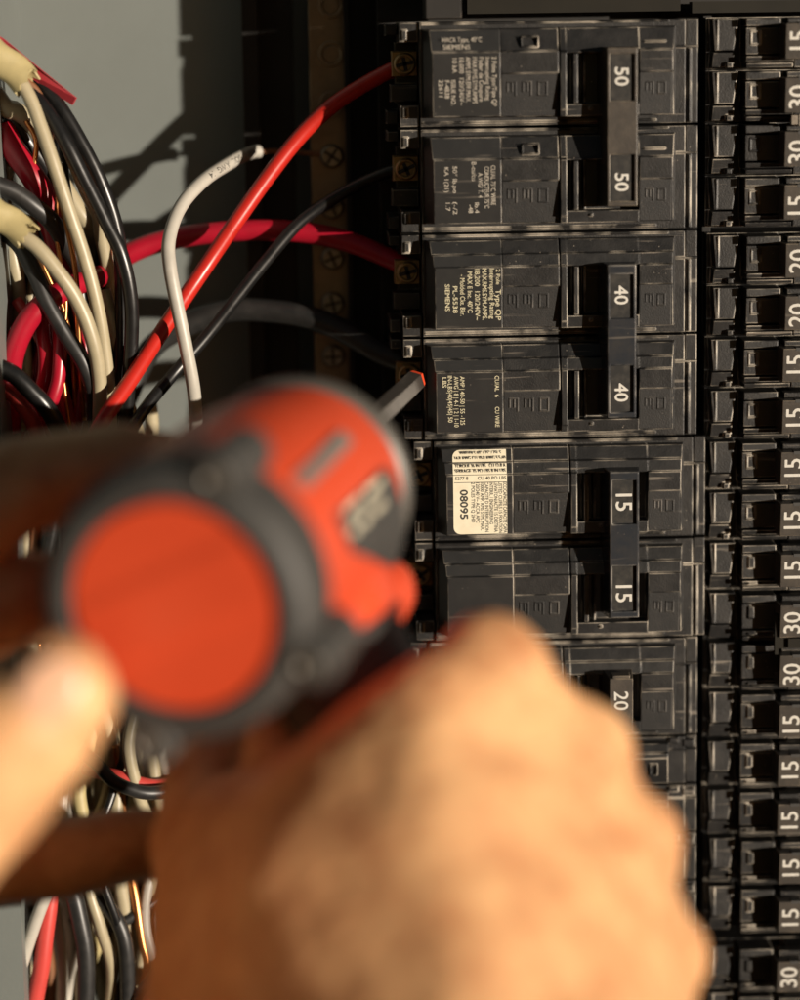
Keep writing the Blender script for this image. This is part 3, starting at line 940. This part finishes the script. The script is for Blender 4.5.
# red tape flap
b = MB()
A = [W(-25, 24, 10), W(2, 38, 9), W(36, 66, 7), W(76, 98, 6), W(72, 105, 8), W(40, 84, 9), (W(8, 62, 10)), W(-25, 44, 11)]
n = len(A)
b.add([Vector(p) for p in A] + [Vector(p) + Vector((0.2, 1.2, 0)) for p in A], [tuple(range(n)), tuple(reversed(range(n, 2 * n)))] + [(i, (i + 1) % n, n + (i + 1) % n, n + i) for i in range(n)])
tag(b.build('tape_flap', 'tape'), 'pinkish red tape flap sticking out over the upper sheath', 'tape')
SPEC = [
 ('paper brown strip curling out of the upper sheath', 'w_brown', [(20, 76, 7), (36, 90, 7), (45, 108, 7), (49, 122, 8), (50, 140, 10)], 3.6),
 ('bare copper wire hanging in front of the upper crimson loop', 'w_copper', [(26, 120, 12), (36, 140, 12), (34, 168, 12), (28, 200, 13)], 2.6),
 ('long copper wire hanging behind the two cream wires', 'w_copper', [(52, 170, 8), (60, 200, 7), (70, 240, 7), (76, 275, 7), (78, 310, 8), (80, 360, 9), (84, 420, 12)], 2.7),
 ('copper wire slanting between the cream wire and scuffed black wire', 'w_copper', [(36, 250, 8), (52, 285, 8), (64, 312, 9), (72, 350, 10), (76, 410, 12)], 2.4),
 ('crimson wire bulging forward in the upper tangle', 'w_crim', [(2, 128, 16), (14, 150, 14), (32, 175, 13), (46, 200, 14), (54, 225, 16), (60, 260, 20), (70, 300, 24)], 12),
 ('crimson wire looping at the left edge below the lower sheath', 'w_crim', [(10, 430, 12), (9, 392, 9), (13, 355, 6), (26, 324, 5), (46, 302, 6), (70, 287, 11), (100, 276, 20)], 11),
 ('crimson strip hanging inside the loop', 'w_crim', [(44, 300, 13), (43, 330, 11), (46, 352, 10), (46, 374, 10), (40, 402, 11), (32, 440, 14)], 8),
 ('crimson strip twisting down beside the black wire', 'w_crim', [(60, 328, 9), (60, 352, 7), (58, 380, 6), (51, 405, 6), (44, 440, 9)], 7),
 ('black wire at the left edge above the pinkish red wire', 'w_black', [(-4, 366, -3), (14, 375, -4), (32, 392, -4), (48, 410, -3), (62, 436, 0), (76, 470, 6)], 9),
 ('pinkish red wire at the left edge just above the fingers', 'w_salmon', [(-4, 386, 1), (12, 394, 0), (26, 410, 0), (36, 430, 2), (44, 465, 6)], 8),
 ('black wire crossing behind the upper sheath into the tangle', 'w_black', [(-4, 104, 18), (14, 122, 18), (30, 146, 19), (48, 172, 20), (60, 205, 22), (72, 240, 24), (86, 280, 26), (96, 340, 28)], 10),
 ('flat black cable at the left edge above the lower sheath', 'w_grey', [(-6, 184, 5), (14, 192, 6), (34, 206, 7), (52, 222, 9), (66, 244, 12), (84, 276, 16), (92, 330, 20)], 9),
 ('cream wire at the left edge under the upper sheath', 'w_cream', [(-6, 92, 14), (6, 108, 14), (18, 112, 15), (30, 122, 17), (44, 146, 20), (60, 180, 24), (78, 210, 28), (96, 238, 30), (108, 300, 32)], 9),
 ('cream wire hanging down the left edge behind the crimson loop', 'w_cream', [(10, 100, 20), (6, 130, 20), (8, 160, 21), (4, 200, 22), (12, 250, 20), (18, 290, 21), (20, 340, 24), (22, 420, 28)], 8),
 ('gold coloured wire glinting behind the crimson strips', 'w_sheath', [(26, 330, 24), (28, 360, 22), (27, 390, 22), (22, 430, 24)], 4.5),
 ('cream wire showing between the right-hand black wires', 'w_cream', [(54, 120, 14), (70, 152, 14), (86, 190, 15), (98, 214, 17), (102, 240, 19), (112, 290, 22), (118, 350, 24), (116, 430, 26)], 7),
 ('cream wire behind the right side of the tangle, lower half', 'w_cream', [(104, 290, 14), (112, 320, 13), (120, 350, 14), (124, 390, 16), (140, 440, 20)], 7),
 ('grey wire behind the tangle beside the red diagonal', 'w_grey', [(112, 200, 22), (106, 250, 24), (100, 290, 25), (96, 340, 26), (94, 420, 28)], 6),
 ('pale wire standing below the white printed wire, above the tool', 'w_cream', [(150, 404, 26), (152, 425, 27), (150, 450, 28), (146, 500, 30)], 7),
]
for lb, m, pts, r in SPEC:
    nm = 'paper_strip' if m == 'w_brown' else 'wire'
    o = wire(nm, lb, m, pts, r, GW)
for lb, m, pts, r in [
 ('thin copper wire hanging beside the crimson strips', 'w_copper', [(44, 118, 10), (58, 170, 9), (56, 230, 10), (66, 300, 9), (62, 360, 8), (70, 430, 8)], 2.2),
 ('black wire passing behind the two cream wires in the upper tangle', 'w_black', [(60, 130, 17), (64, 190, 16), (78, 250, 15), (84, 310, 15), (110, 360, 14), (112, 440, 14)], 7),
 ('crimson wire passing between the cream wires lower down', 'w_crim', [(30, 180, 20), (52, 240, 19), (74, 290, 17), (84, 340, 15), (80, 400, 13), (70, 450, 12)], 7),
 ('salmon red wire dipping behind the scuffed black wire', 'w_salmon', [(16, 300, 16), (36, 330, 14), (60, 380, 12), (72, 430, 11)], 6)]:
    wire('wire', lb, m, pts, r, GW)
# dark filler behind the upper tangle
cols = ['w_black', 'w_crim', 'w_cream', 'w_black', 'w_brown', 'w_grey']
cn = {'w_black': 'black', 'w_crim': 'crimson', 'w_cream': 'cream', 'w_brown': 'brown', 'w_grey': 'charcoal', 'w_white': 'white', 'w_copper': 'copper', 'w_salmon': 'pinkish red'}
for i in range(30):
    m = cols[i % 6]
    x = 6 + (i * 37 % 100)
    y = 22 + (i * 7 % 16)
    pts = []
    ph = random.uniform(0, 6)
    for k, py in enumerate((215, 270, 330, 390, 450, 520, 600, 700)):
        pts.append((x + 9 * math.sin(ph + k * .9) + (k - 2) * random.uniform(-2, 2), py, y + 3 * math.sin(k + ph)))
    wire('wire', f'{cn[m]} wire deep in the upper tangle behind the crimson loops', m, pts, random.uniform(4.5, 8), 'wires deep in the tangle', 10)

# lower bundle
LOW = [
 ('white wire slanting across the corner of the box flange, lower left', 'w_white', [(62, 850, -6), (52, 880, -6), (40, 910, -6), (28, 945, -5), (14, 990, -3)], 6.6),
 ('pinkish red wire hanging beside the lower flange', 'w_salmon', [(60, 850, 0), (52, 890, -2), (46, 930, -3), (42, 965, -3), (34, 1010, -2), (30, 1060, 0)], 8.6),
 ('white wire hanging right of the lower pinkish red wire', 'w_white', [(40, 850, 6), (52, 890, 4), (58, 930, 3), (62, 965, 4), (62, 1010, 6)], 5.8),
 ('thick black wire arching down in the lower tangle', 'w_grey', [(40, 860, 2), (58, 874, -2), (72, 890, -4), (80, 920, -5), (86, 955, -5), (86, 1000, -4), (84, 1060, -2)], 9.0),
 ('black wire bending down to the right of the thick one, lower tangle', 'w_grey', [(66, 876, 4), (84, 886, 1), (102, 900, -1), (118, 922, -2), (126, 950, -2), (128, 1000, 0), (128, 1060, 2)], 7.8),
 ('short charcoal wire joining the bending black wire from the right', 'w_grey', [(120, 924, 3), (136, 914, 4), (152, 904, 6), (175, 890, 9)], 6),
 ('pinkish red wire curving in at the bottom beside the wrist', 'w_salmon', [(140, 1030, -3), (150, 1004, -4), (164, 992, -4), (185, 988, -2), (210, 990, 2)], 9),
 ('black wire looping just below the tool body', 'w_grey', [(80, 750, -2), (98, 765, -4), (112, 780, -5), (130, 789, -5), (150, 793, -4), (180, 790, 0)], 7),
 ('pinkish red wire looping just below the tool body', 'w_salmon', [(84, 768, 4), (106, 774, 2), (124, 778, 1), (142, 784, 1), (160, 786, 2), (185, 782, 5)], 7),
 ('copper wire hanging below the tool body', 'w_copper', [(116, 745, 4), (120, 770, 4), (122, 795, 5), (126, 830, 6), (128, 880, 8), (138, 920, 8)], 3.6),
 ('copper wire glinting beside the wrist', 'w_copper', [(126, 860, 6), (134, 890, 4), (142, 940, 2), (148, 965, 2), (142, 990, 3), (130, 1030, 6)], 4.4),
 ('white wire hanging behind the thumb, left of the others', 'w_white', [(66, 745, 4), (62, 780, 3), (56, 815, 3), (48, 860, 4)], 7),
 ('white wire hanging behind the thumb, beside the looping black one', 'w_white', [(80, 750, 6), (76, 785, 5), (72, 815, 5), (64, 860, 8)], 7),
 ('black wire curving at the bottom beside the wrist', 'w_black', [(176, 950, 2), (164, 965, 0), (152, 980, -1), (138, 1000, -1), (120, 1040, 2)], 7),
 ('black wire bending behind the lower tangle', 'w_black', [(60, 900, 14), (80, 925, 12), (96, 930, 11), (112, 924, 12), (124, 905, 14)], 7),
]
for lb, m, pts, r in LOW:
    wire('wire', lb, m, pts, r, GW)
for i, (lb, m, x, y, r) in enumerate([
    ('cream wire weaving at the front of the lower tangle, between the two black ones', 'w_cream', 100, 2, 6),
    ('white wire weaving behind the thick black one in the lower tangle', 'w_white', 74, 4, 6),
    ('cream wire weaving at the right of the lower tangle beside the copper wire', 'w_cream', 142, 4, 6.5),
    ('white wire bowing out beside the wrist', 'w_white', 158, 6, 6),
    ('thin black wire weaving through the lower tangle', 'w_black', 112, 0, 4.5),
    ('yellowed sheath strand in the middle of the lower tangle', 'w_sheath', 92, 7, 7)]):
    ph = i * 1.7
    wire('wire', lb, m, [(x + 13 * math.sin(ph + k * 1.25), py, y + 4 * math.sin(k + ph)) for k, py in enumerate((700, 745, 790, 835, 880, 925, 970, 1015, 1060))], r, GW)
cols = ['w_cream', 'w_white', 'w_cream', 'w_black', 'w_copper', 'w_cream', 'w_brown', 'w_white']
for i in range(46):
    m = cols[i % 8]
    x = 30 + (i * 29 % 165)
    y = 8 + (i * 5 % 26)
    ph = random.uniform(0, 6)
    pts = []
    for k, py in enumerate((640, 700, 760, 820, 880, 940, 1000, 1060)):
        pts.append((x + 10 * math.sin(ph + k * 1.0) + random.uniform(-3, 3), py, y + 4 * math.sin(k * .8 + ph)))
    wire('wire', f'{cn[m]} wire deep in the lower tangle below the tool', m, pts, 3.5 if m == 'w_copper' else random.uniform(5.5, 8.5), 'wires deep in the tangle', 10)

# ------------------------------------------------------------------ the power driver
TIP = W(416, 380, 4)
BACK = W(178, 603, -160)
axis = (TIP - BACK).normalized()
LEN = (TIP - BACK).length
hdir = Vector((0.55, 0.0, -0.85))                 # the way the grip points
hdir = (hdir - axis * hdir.dot(axis)).normalized()
side = axis.cross(hdir).normalized()
TM = Matrix.Translation(BACK) @ Matrix((hdir, side, axis)).transposed().to_4x4()   # local x = grip, z = axis
TI = TM.inverted()
drill = thing('power_driver', 'red and dark grey cordless driver held up to the breakers', 'power tool', BACK)
drill.matrix_world = Matrix.Translation(BACK * MM) @ Matrix((hdir, side, axis)).transposed().to_4x4()

def on_plane(px, py, t):
    o_ = TI @ CPOS
    d_ = (TI.to_3x3() @ (W(px, py, 0) - CPOS)).normalized()
    k = (t - o_.z) / d_.z
    return o_ + d_ * k
def on_cyl(px, py, r):
    o_ = TI @ CPOS
    d_ = (TI.to_3x3() @ (W(px, py, 0) - CPOS)).normalized()
    a = d_.x ** 2 + d_.y ** 2; b_ = 2 * (o_.x * d_.x + o_.y * d_.y); c_ = o_.x ** 2 + o_.y ** 2 - r * r
    disc = b_ * b_ - 4 * a * c_
    if disc < 0: disc = 0
    return o_ + d_ * ((-b_ - math.sqrt(disc)) / (2 * a))

b = MB(); b.lathe([(9, 22), (9.5, 24.6), (14, 25.2), (30, 25.6), (50, 25.2), (68, 23.6), (76, 22.4), (76.2, 19)], 64)
b.build('housing', 'tool_red', drill, smooth=True)
b = MB(); b.lathe([(-2.4, 20.2), (-3.6, 20.8), (-4, 22), (-3.4, 24.6), (-1.6, 26.2), (2, 26.7), (9, 26.5), (12, 26.0), (12.2, 24), (0, 20.4)], 64, cap=False)
ring = b.build('rear_ring', 'tool_dark', drill, smooth=True)
b = MB(); b.lathe([(3, 20.3), (-2.2, 20.15), (-2.9, 19.6), (-3.0, 0.01)], 64)
capo = b.build('rear_cap', 'tool_red', drill, smooth=True)
# shallow raised band moulded diagonally across the cap
b = MB()
dv = on_plane(290, 540, -3) - on_plane(80, 630, -3); ang = math.atan2(dv.y, dv.x)
Rm = Matrix.Rotation(ang, 4, 'Z')
prof = [(-8, -3.0), (-6, -3.45), (5, -3.45), (8, -3.0)]
vs = []
for x in (-18.2, 18.2):
    for w_, t in prof:
        xx = math.copysign(math.sqrt(max(1, 19.4 ** 2 - w_ * w_)), x)
        vs.append(Rm @ Vector((xx, w_, t)))
b.add(vs, [(0, 1, 5, 4), (1, 2, 6, 5), (2, 3, 7, 6), (0, 3, 2, 1), (4, 5, 6, 7)])
b.build('raised_band', 'tool_red', capo)
# lugs with screws
for (px, py) in ((222, 470), (335, 668), (150, 757)):
    c = on_plane(px, py, -1)
    a = math.atan2(c.y, c.x); rr_ = min(max(math.hypot(c.x, c.y), 23.5), 27.5)
    cx_, cy_ = math.cos(a) * rr_, math.sin(a) * rr_
    b = MB(); b.lathe([(14, 5.0), (0, 5.2), (-2.6, 5.0), (-3.6, 4.2), (-3.6, .01)], 24, cx_, cy_)
    lg = b.build('lug', 'tool_dark', drill, smooth=True)
    b = MB(); b.lathe([(-3.5, 2.8), (-4.3, 2.6), (-4.6, 2.0), (-4.0, 1.5), (-4.0, .01)], 20, cx_, cy_)
    b.build('screw', 'screw_dark', lg, smooth=True)
# grey vent and dark name plate on the visible flank
def patch(name, m, corners, r0, r1, nsub=6, parent=drill):
    """quad of photo pixels laid on the housing as a curved slab"""
    C = [on_cyl(px, py, r0) for px, py in corners]
    Q = [(math.atan2(c.y, c.x), c.z) for c in C]
    base_a = Q[0][0]
    Q = [((a - base_a + math.pi) % (2 * math.pi) - math.pi + base_a, z) for a, z in Q]
    vs, fs = [], []
    for rr_ in (r1, r0 - .5):
        for i in range(nsub + 1):
            for j in range(nsub + 1):
                u, v = i / nsub, j / nsub
                a = (Q[0][0] * (1 - u) + Q[1][0] * u) * (1 - v) + (Q[3][0] * (1 - u) + Q[2][0] * u) * v
                z = (Q[0][1] * (1 - u) + Q[1][1] * u) * (1 - v) + (Q[3][1] * (1 - u) + Q[2][1] * u) * v
                vs.append((math.cos(a) * rr_, math.sin(a) * rr_, z))
    N = nsub + 1
    for s_ in (0, N * N):
        for i in range(nsub):
            for j in range(nsub):
                q = [s_ + i * N + j, s_ + (i + 1) * N + j, s_ + (i + 1) * N + j + 1, s_ + i * N + j + 1]
                fs.append(tuple(q))
    border = [i * N for i in range(N)] + [nsub * N + j for j in range(1, N)] + [i * N + nsub for i in reversed(range(nsub))] + [j for j in reversed(range(1, nsub))]
    for i in range(len(border)):
        a_, b_ = border[i], border[(i + 1) % len(border)]
        fs.append((a_, b_, N * N + b_, N * N + a_))
    mb = MB(); mb.add(vs, fs)
    return mb.build(name, m, parent, smooth=True), Q
patch('vent', 'vent_grey', [(294, 478), (340, 432), (352, 444), (306, 490)], 25.6, 26.2)
plate, Q = patch('name_plate', 'tool_dark', [(336, 516), (386, 468), (392, 566), (350, 552)], 25.6, 26.1)
# pale raised marks on the plate (too blurred in the photograph to read)
for k, cs in enumerate([[(345, 510), (359, 496), (361, 501), (348, 515)], [(365, 491), (380, 477), (382, 483), (367, 497)],
                        [(349, 530), (355, 524), (358, 530), (352, 536)], [(359, 520), (366, 513), (368, 520), (362, 527)], [(371, 508), (382, 498), (383, 505), (373, 514)]]):
    patch('plate_mark', 'paper', cs, 26.1, 26.35, 3, plate)
# nose
b = MB(); b.lathe([(75.5, 22.6), (76.5, 23.6), (79, 23.8), (82, 23.0), (84, 21), (84.2, 15)], 64)
b.build('front_ring', 'tool_grey', drill, smooth=True)
b = MB(); b.lathe([(82, 17), (86, 15.5), (92, 10.5), (98, 8), (112, 6.6), (113, 4)], 48)
b.build('nose_cone', 'tool_dark', drill, smooth=True)
b = MB()
hx = lambda r, t: [(r * math.cos(math.pi / 3 * j + .3), r * math.sin(math.pi / 3 * j + .3), t) for j in range(6)]
vs = hx(3.0, 110) + hx(3.0, LEN - 2.9)
b.add(vs, [(j, (j + 1) % 6, 6 + (j + 1) % 6, 6 + j) for j in range(6)] + [tuple(range(6)), tuple(range(6, 12))])
bit = b.build('bit', 'bit_steel', drill)
b = MB(); vs = hx(2.9, LEN - 2.8) + hx(2.5, LEN)
b.add(vs, [(j, (j + 1) % 6, 6 + (j + 1) % 6, 6 + j) for j in range(6)] + [tuple(range(6)), tuple(range(6, 12))])
b.build('bit_tip', 'bit_red', bit)
# grip, trigger and battery foot
def oval(mb, secs, n=28):
    vs, fs = [], []
    for (x, cz, ry, rz) in secs:
        for j in range(n):
            a = 2 * math.pi * j / n
            vs.append((x, math.cos(a) * ry, cz + math.sin(a) * rz))
    for i in range(len(secs) - 1):
        for j in range(n):
            j2 = (j + 1) % n
            fs.append((i * n + j, i * n + j2, (i + 1) * n + j2, (i + 1) * n + j))
    fs += [tuple(range(n)), tuple((len(secs) - 1) * n + j for j in range(n))]
    mb.add(vs, fs)
b = MB(); oval(b, [(14, 50, 17, 24), (22, 50, 15.5, 22), (29, 49, 14.8, 20), (31, 48, 13.5, 18)])
b.build('neck', 'tool_red', drill, smooth=True)
b = MB(); oval(b, [(27, 45, 14.6, 20), (36, 44, 14.6, 18.5), (60, 38, 14, 16), (72, 36, 14, 15), (80, 36, 14, 15)])
b.build('grip', 'tool_dark', drill, smooth=True)
b = MB(); oval(b, [(79, 35, 14.5, 15.5), (81, 35, 15.5, 16.5), (90, 34, 15.5, 16.5), (93, 34, 14, 15)])
b.build('battery', 'tool_red', drill, smooth=True)
b = MB(); oval(b, [(40, 58, 6, 8), (47, 60, 6, 8), (56, 58, 6, 7)])
b.build('trigger', 'tool_dark', drill, smooth=True)
# red horn of the housing above the trigger
c = on_cyl(405, 600, 27)
hc = TI @ W(398, 600, -82)
b = MB(); b.lathe([(hc.z - 26, 3), (hc.z - 18, 8), (hc.z - 4, 7.2), (hc.z, 6), (hc.z + 1.5, 3.5)], 24, hc.x - 4, hc.y)
b.build('selector_horn', 'tool_red', drill, smooth=True)

# ------------------------------------------------------------------ hands
def capsule(mb, a, b_, ra, rb, n=20):
    a, b_ = Vector(a), Vector(b_)
    ax = (b_ - a)
    L_ = ax.length
    ax.normalize()
    m4 = Matrix.Translation(a) @ ax.to_track_quat('Z', 'Y').to_matrix().to_4x4()
    prof = []
    for k in range(7):
        t = -math.pi / 2 + math.pi / 2 * k / 6
        prof.append((math.sin(t) * ra, max(.02, math.cos(t) * ra)))
    for k in range(7):
        t = math.pi / 2 * k / 6
        prof.append((L_ + math.sin(t) * rb, max(.02, math.cos(t) * rb)))
    mb.lathe(prof, n, mat4=m4)

def ball(mb, c, r):
    c = Vector(c)
    capsule(mb, c - Vector((0, 0, .2)), c + Vector((0, 0, .2)), r, r)

def chain(mb, pts, rs):
    for i in range(len(pts) - 1):
        capsule(mb, pts[i], pts[i + 1], rs[i], rs[i + 1])

def flesh(name, mb, voxel, smooth_it, label):
    o = mb.build(name, 'skin')
    md = o.modifiers.new('r', 'REMESH'); md.mode = 'VOXEL'; md.voxel_size = voxel * MM; md.use_smooth_shade = True
    ms = o.modifiers.new('s', 'SMOOTH'); ms.factor = .5; ms.iterations = smooth_it
    dg = bpy.context.evaluated_depsgraph_get()
    me = bpy.data.meshes.new_from_object(o.evaluated_get(dg))
    me.polygons.foreach_set('use_smooth', [True] * len(me.polygons))
    o.modifiers.clear()
    o.data = me
    # slight unevenness of the flesh
    from mathutils import noise
    nn = [v.normal.copy() for v in me.vertices]
    for v, n_ in zip(me.vertices, nn):
        c = v.co
        v.co = c + n_ * (.0012 * noise.noise(c * 65) + .0003 * noise.noise(Vector((c.x * 260, c.y * 260, c.z * 420))))
    tag(o, label, 'hand')
    return o

# right hand: back of the hand towards the camera, knuckles to the right
mcp = [W(490, 678, -136), W(574, 758, -134), W(624, 852, -138), W(652, 962, -146)]
wr = [W(450, 1130, -196), W(495, 1150, -198), W(540, 1170, -198), W(580, 1190, -192)]
b = MB()
mr = [12.0, 11.9, 11.2, 10.2]
def hull(mb, balls):
    bm = bmesh.new()
    for c, r in balls:
        for i in range(9):
            th = -math.pi / 2 + math.pi * i / 8
            for j in range(14):
                ph = 2 * math.pi * j / 14
                bm.verts.new(Vector(c) + Vector((math.cos(th) * math.cos(ph), math.cos(th) * math.sin(ph), math.sin(th))) * r)
    ret = bmesh.ops.convex_hull(bm, input=bm.verts)
    bmesh.ops.delete(bm, geom=[v for v in bm.verts if not v.link_faces], context='VERTS')
    bm.verts.index_update()
    mb.add([v.co.copy() for v in bm.verts], [tuple(v.index for v in f.verts) for f in bm.faces])
    bm.free()
# the back of the hand as one taut mass from the knuckles to the wrist and the thumb root
hull(b, [(mcp[0], 10.2), (mcp[1], 9.6), (mcp[2], 9.0), (mcp[3], 8.6), (W(505, 880, -158), 19), (W(440, 850, -152), 20),
         (W(432, 728, -150), 14), (W(352, 805, -148), 16), (W(340, 900, -155), 25),
         (W(470, 1130, -196), 26), (W(560, 1160, -192), 24), (W(520, 1020, -178), 22), (W(390, 1120, -180), 28)])
hull(b, [(W(345, 880, -150), 24), (W(280, 905, -134), 22), (W(272, 1010, -140), 26), (W(310, 1130, -156), 32), (W(400, 1120, -172), 30), (W(348, 808, -144), 15), (W(230, 850, -106), 15)])
for i in range(4):
    kn = Vector(mcp[i])
    # knuckle and the tendon running back from it
    ball(b, kn + Vector((.6, -.6, .8)), mr[i])
    chain(b, [kn + Vector((0, -1.5, 0)), kn.lerp(Vector(wr[i]), .35) + Vector((0, -8, 0)), kn.lerp(Vector(wr[i]), .8) + Vector((0, -2, 0))], [mr[i] - 1.6, 9, 9])
    # fingers run into the scene and curl left round the grip
    p1 = kn + Vector((-5, 22, -11)); p2 = p1 + Vector((-22, 4, -4)); p3 = p2 + Vector((-15, -11, -2))
    chain(b, [kn, p1, p2, p3], [mr[i] - .4, 9.2, 8.2, 7.2])
chain(b, [W(500, 1120, -190), W(520, 1300, -212), W(560, 1500, -235)], [29, 30, 36])
# thumb lying along the far side of the grip
chain(b, [W(262, 920, -120), W(212, 845, -106), W(215, 775, -84), W(285, 715, -70)], [18, 13.5, 11, 8.5])
rh = flesh('hand', b, 1.3, 16, 'right hand gripping the driver, its lit back and knuckles towards the camera')

# left hand: thumb on the back of the tool, fingers round its far side
b = MB()
palm = W(-170, 760, -150)
chain(b, [W(-260, 1000, -172), W(-140, 880, -172), W(-50, 800, -172), W(24, 730, -174), W(60, 694, -174)], [24, 20, 15.2, 13.0, 10.6])
chain(b, [W(-190, 640, -110), W(-80, 545, -104), W(20, 486, -98), W(118, 462, -90), W(168, 466, -78)], [13, 11.5, 10, 9.0, 7.6])
chain(b, [W(-190, 690, -108), W(-80, 640, -102), W(10, 600, -96), W(70, 590, -86)], [12.5, 11, 9.8, 8.4])
chain(b, [W(-190, 760, -108), W(-90, 740, -100), W(-10, 715, -94), W(50, 690, -86)], [12, 10.5, 9.2, 8])
chain(b, [W(-200, 830, -110), W(-80, 866, -92), W(20, 862, -82), W(110, 850, -74), W(175, 842, -68)], [13, 10.5, 9.4, 8.8, 8])
capsule(b, W(-200, 660, -112), W(-230, 860, -130), 20, 24)
capsule(b, W(-230, 960, -168), W(-240, 820, -130), 22, 22)
chain(b, [W(-250, 900, -150), W(-420, 1000, -190), W(-620, 1100, -210)], [30, 29, 34])
lh = flesh('hand', b, 1.3, 7, 'left hand steadying the tool, thumb tip resting at its back')

# thumb nail
nc = W(50, 690, -174); tcam = (CPOS - nc).normalized()
al = (W(60, 694, -174) - W(24, 730, -174)).normalized(); al = (al - tcam * al.dot(tcam)).normalized()
cr = al.cross(tcam)
b = MB(); vs, fs = [], []
for i in range(6):
    th = math.pi / 2 * i / 5
    for j in range(20):
        a = 2 * math.pi * j / 20
        vs.append(nc + al * (math.cos(a) * 7.0 * math.cos(th)) + cr * (math.sin(a) * 5.4 * math.cos(th)) + tcam * (9.7 + 1.1 * math.sin(th)))
for i in range(5):
    for j in range(20):
        fs.append((i * 20 + j, i * 20 + (j + 1) % 20, (i + 1) * 20 + (j + 1) % 20, (i + 1) * 20 + j))
fs.append(tuple(range(20)))
b.add(vs, fs)
b.build('thumb_nail', 'nail', lh, smooth='all')
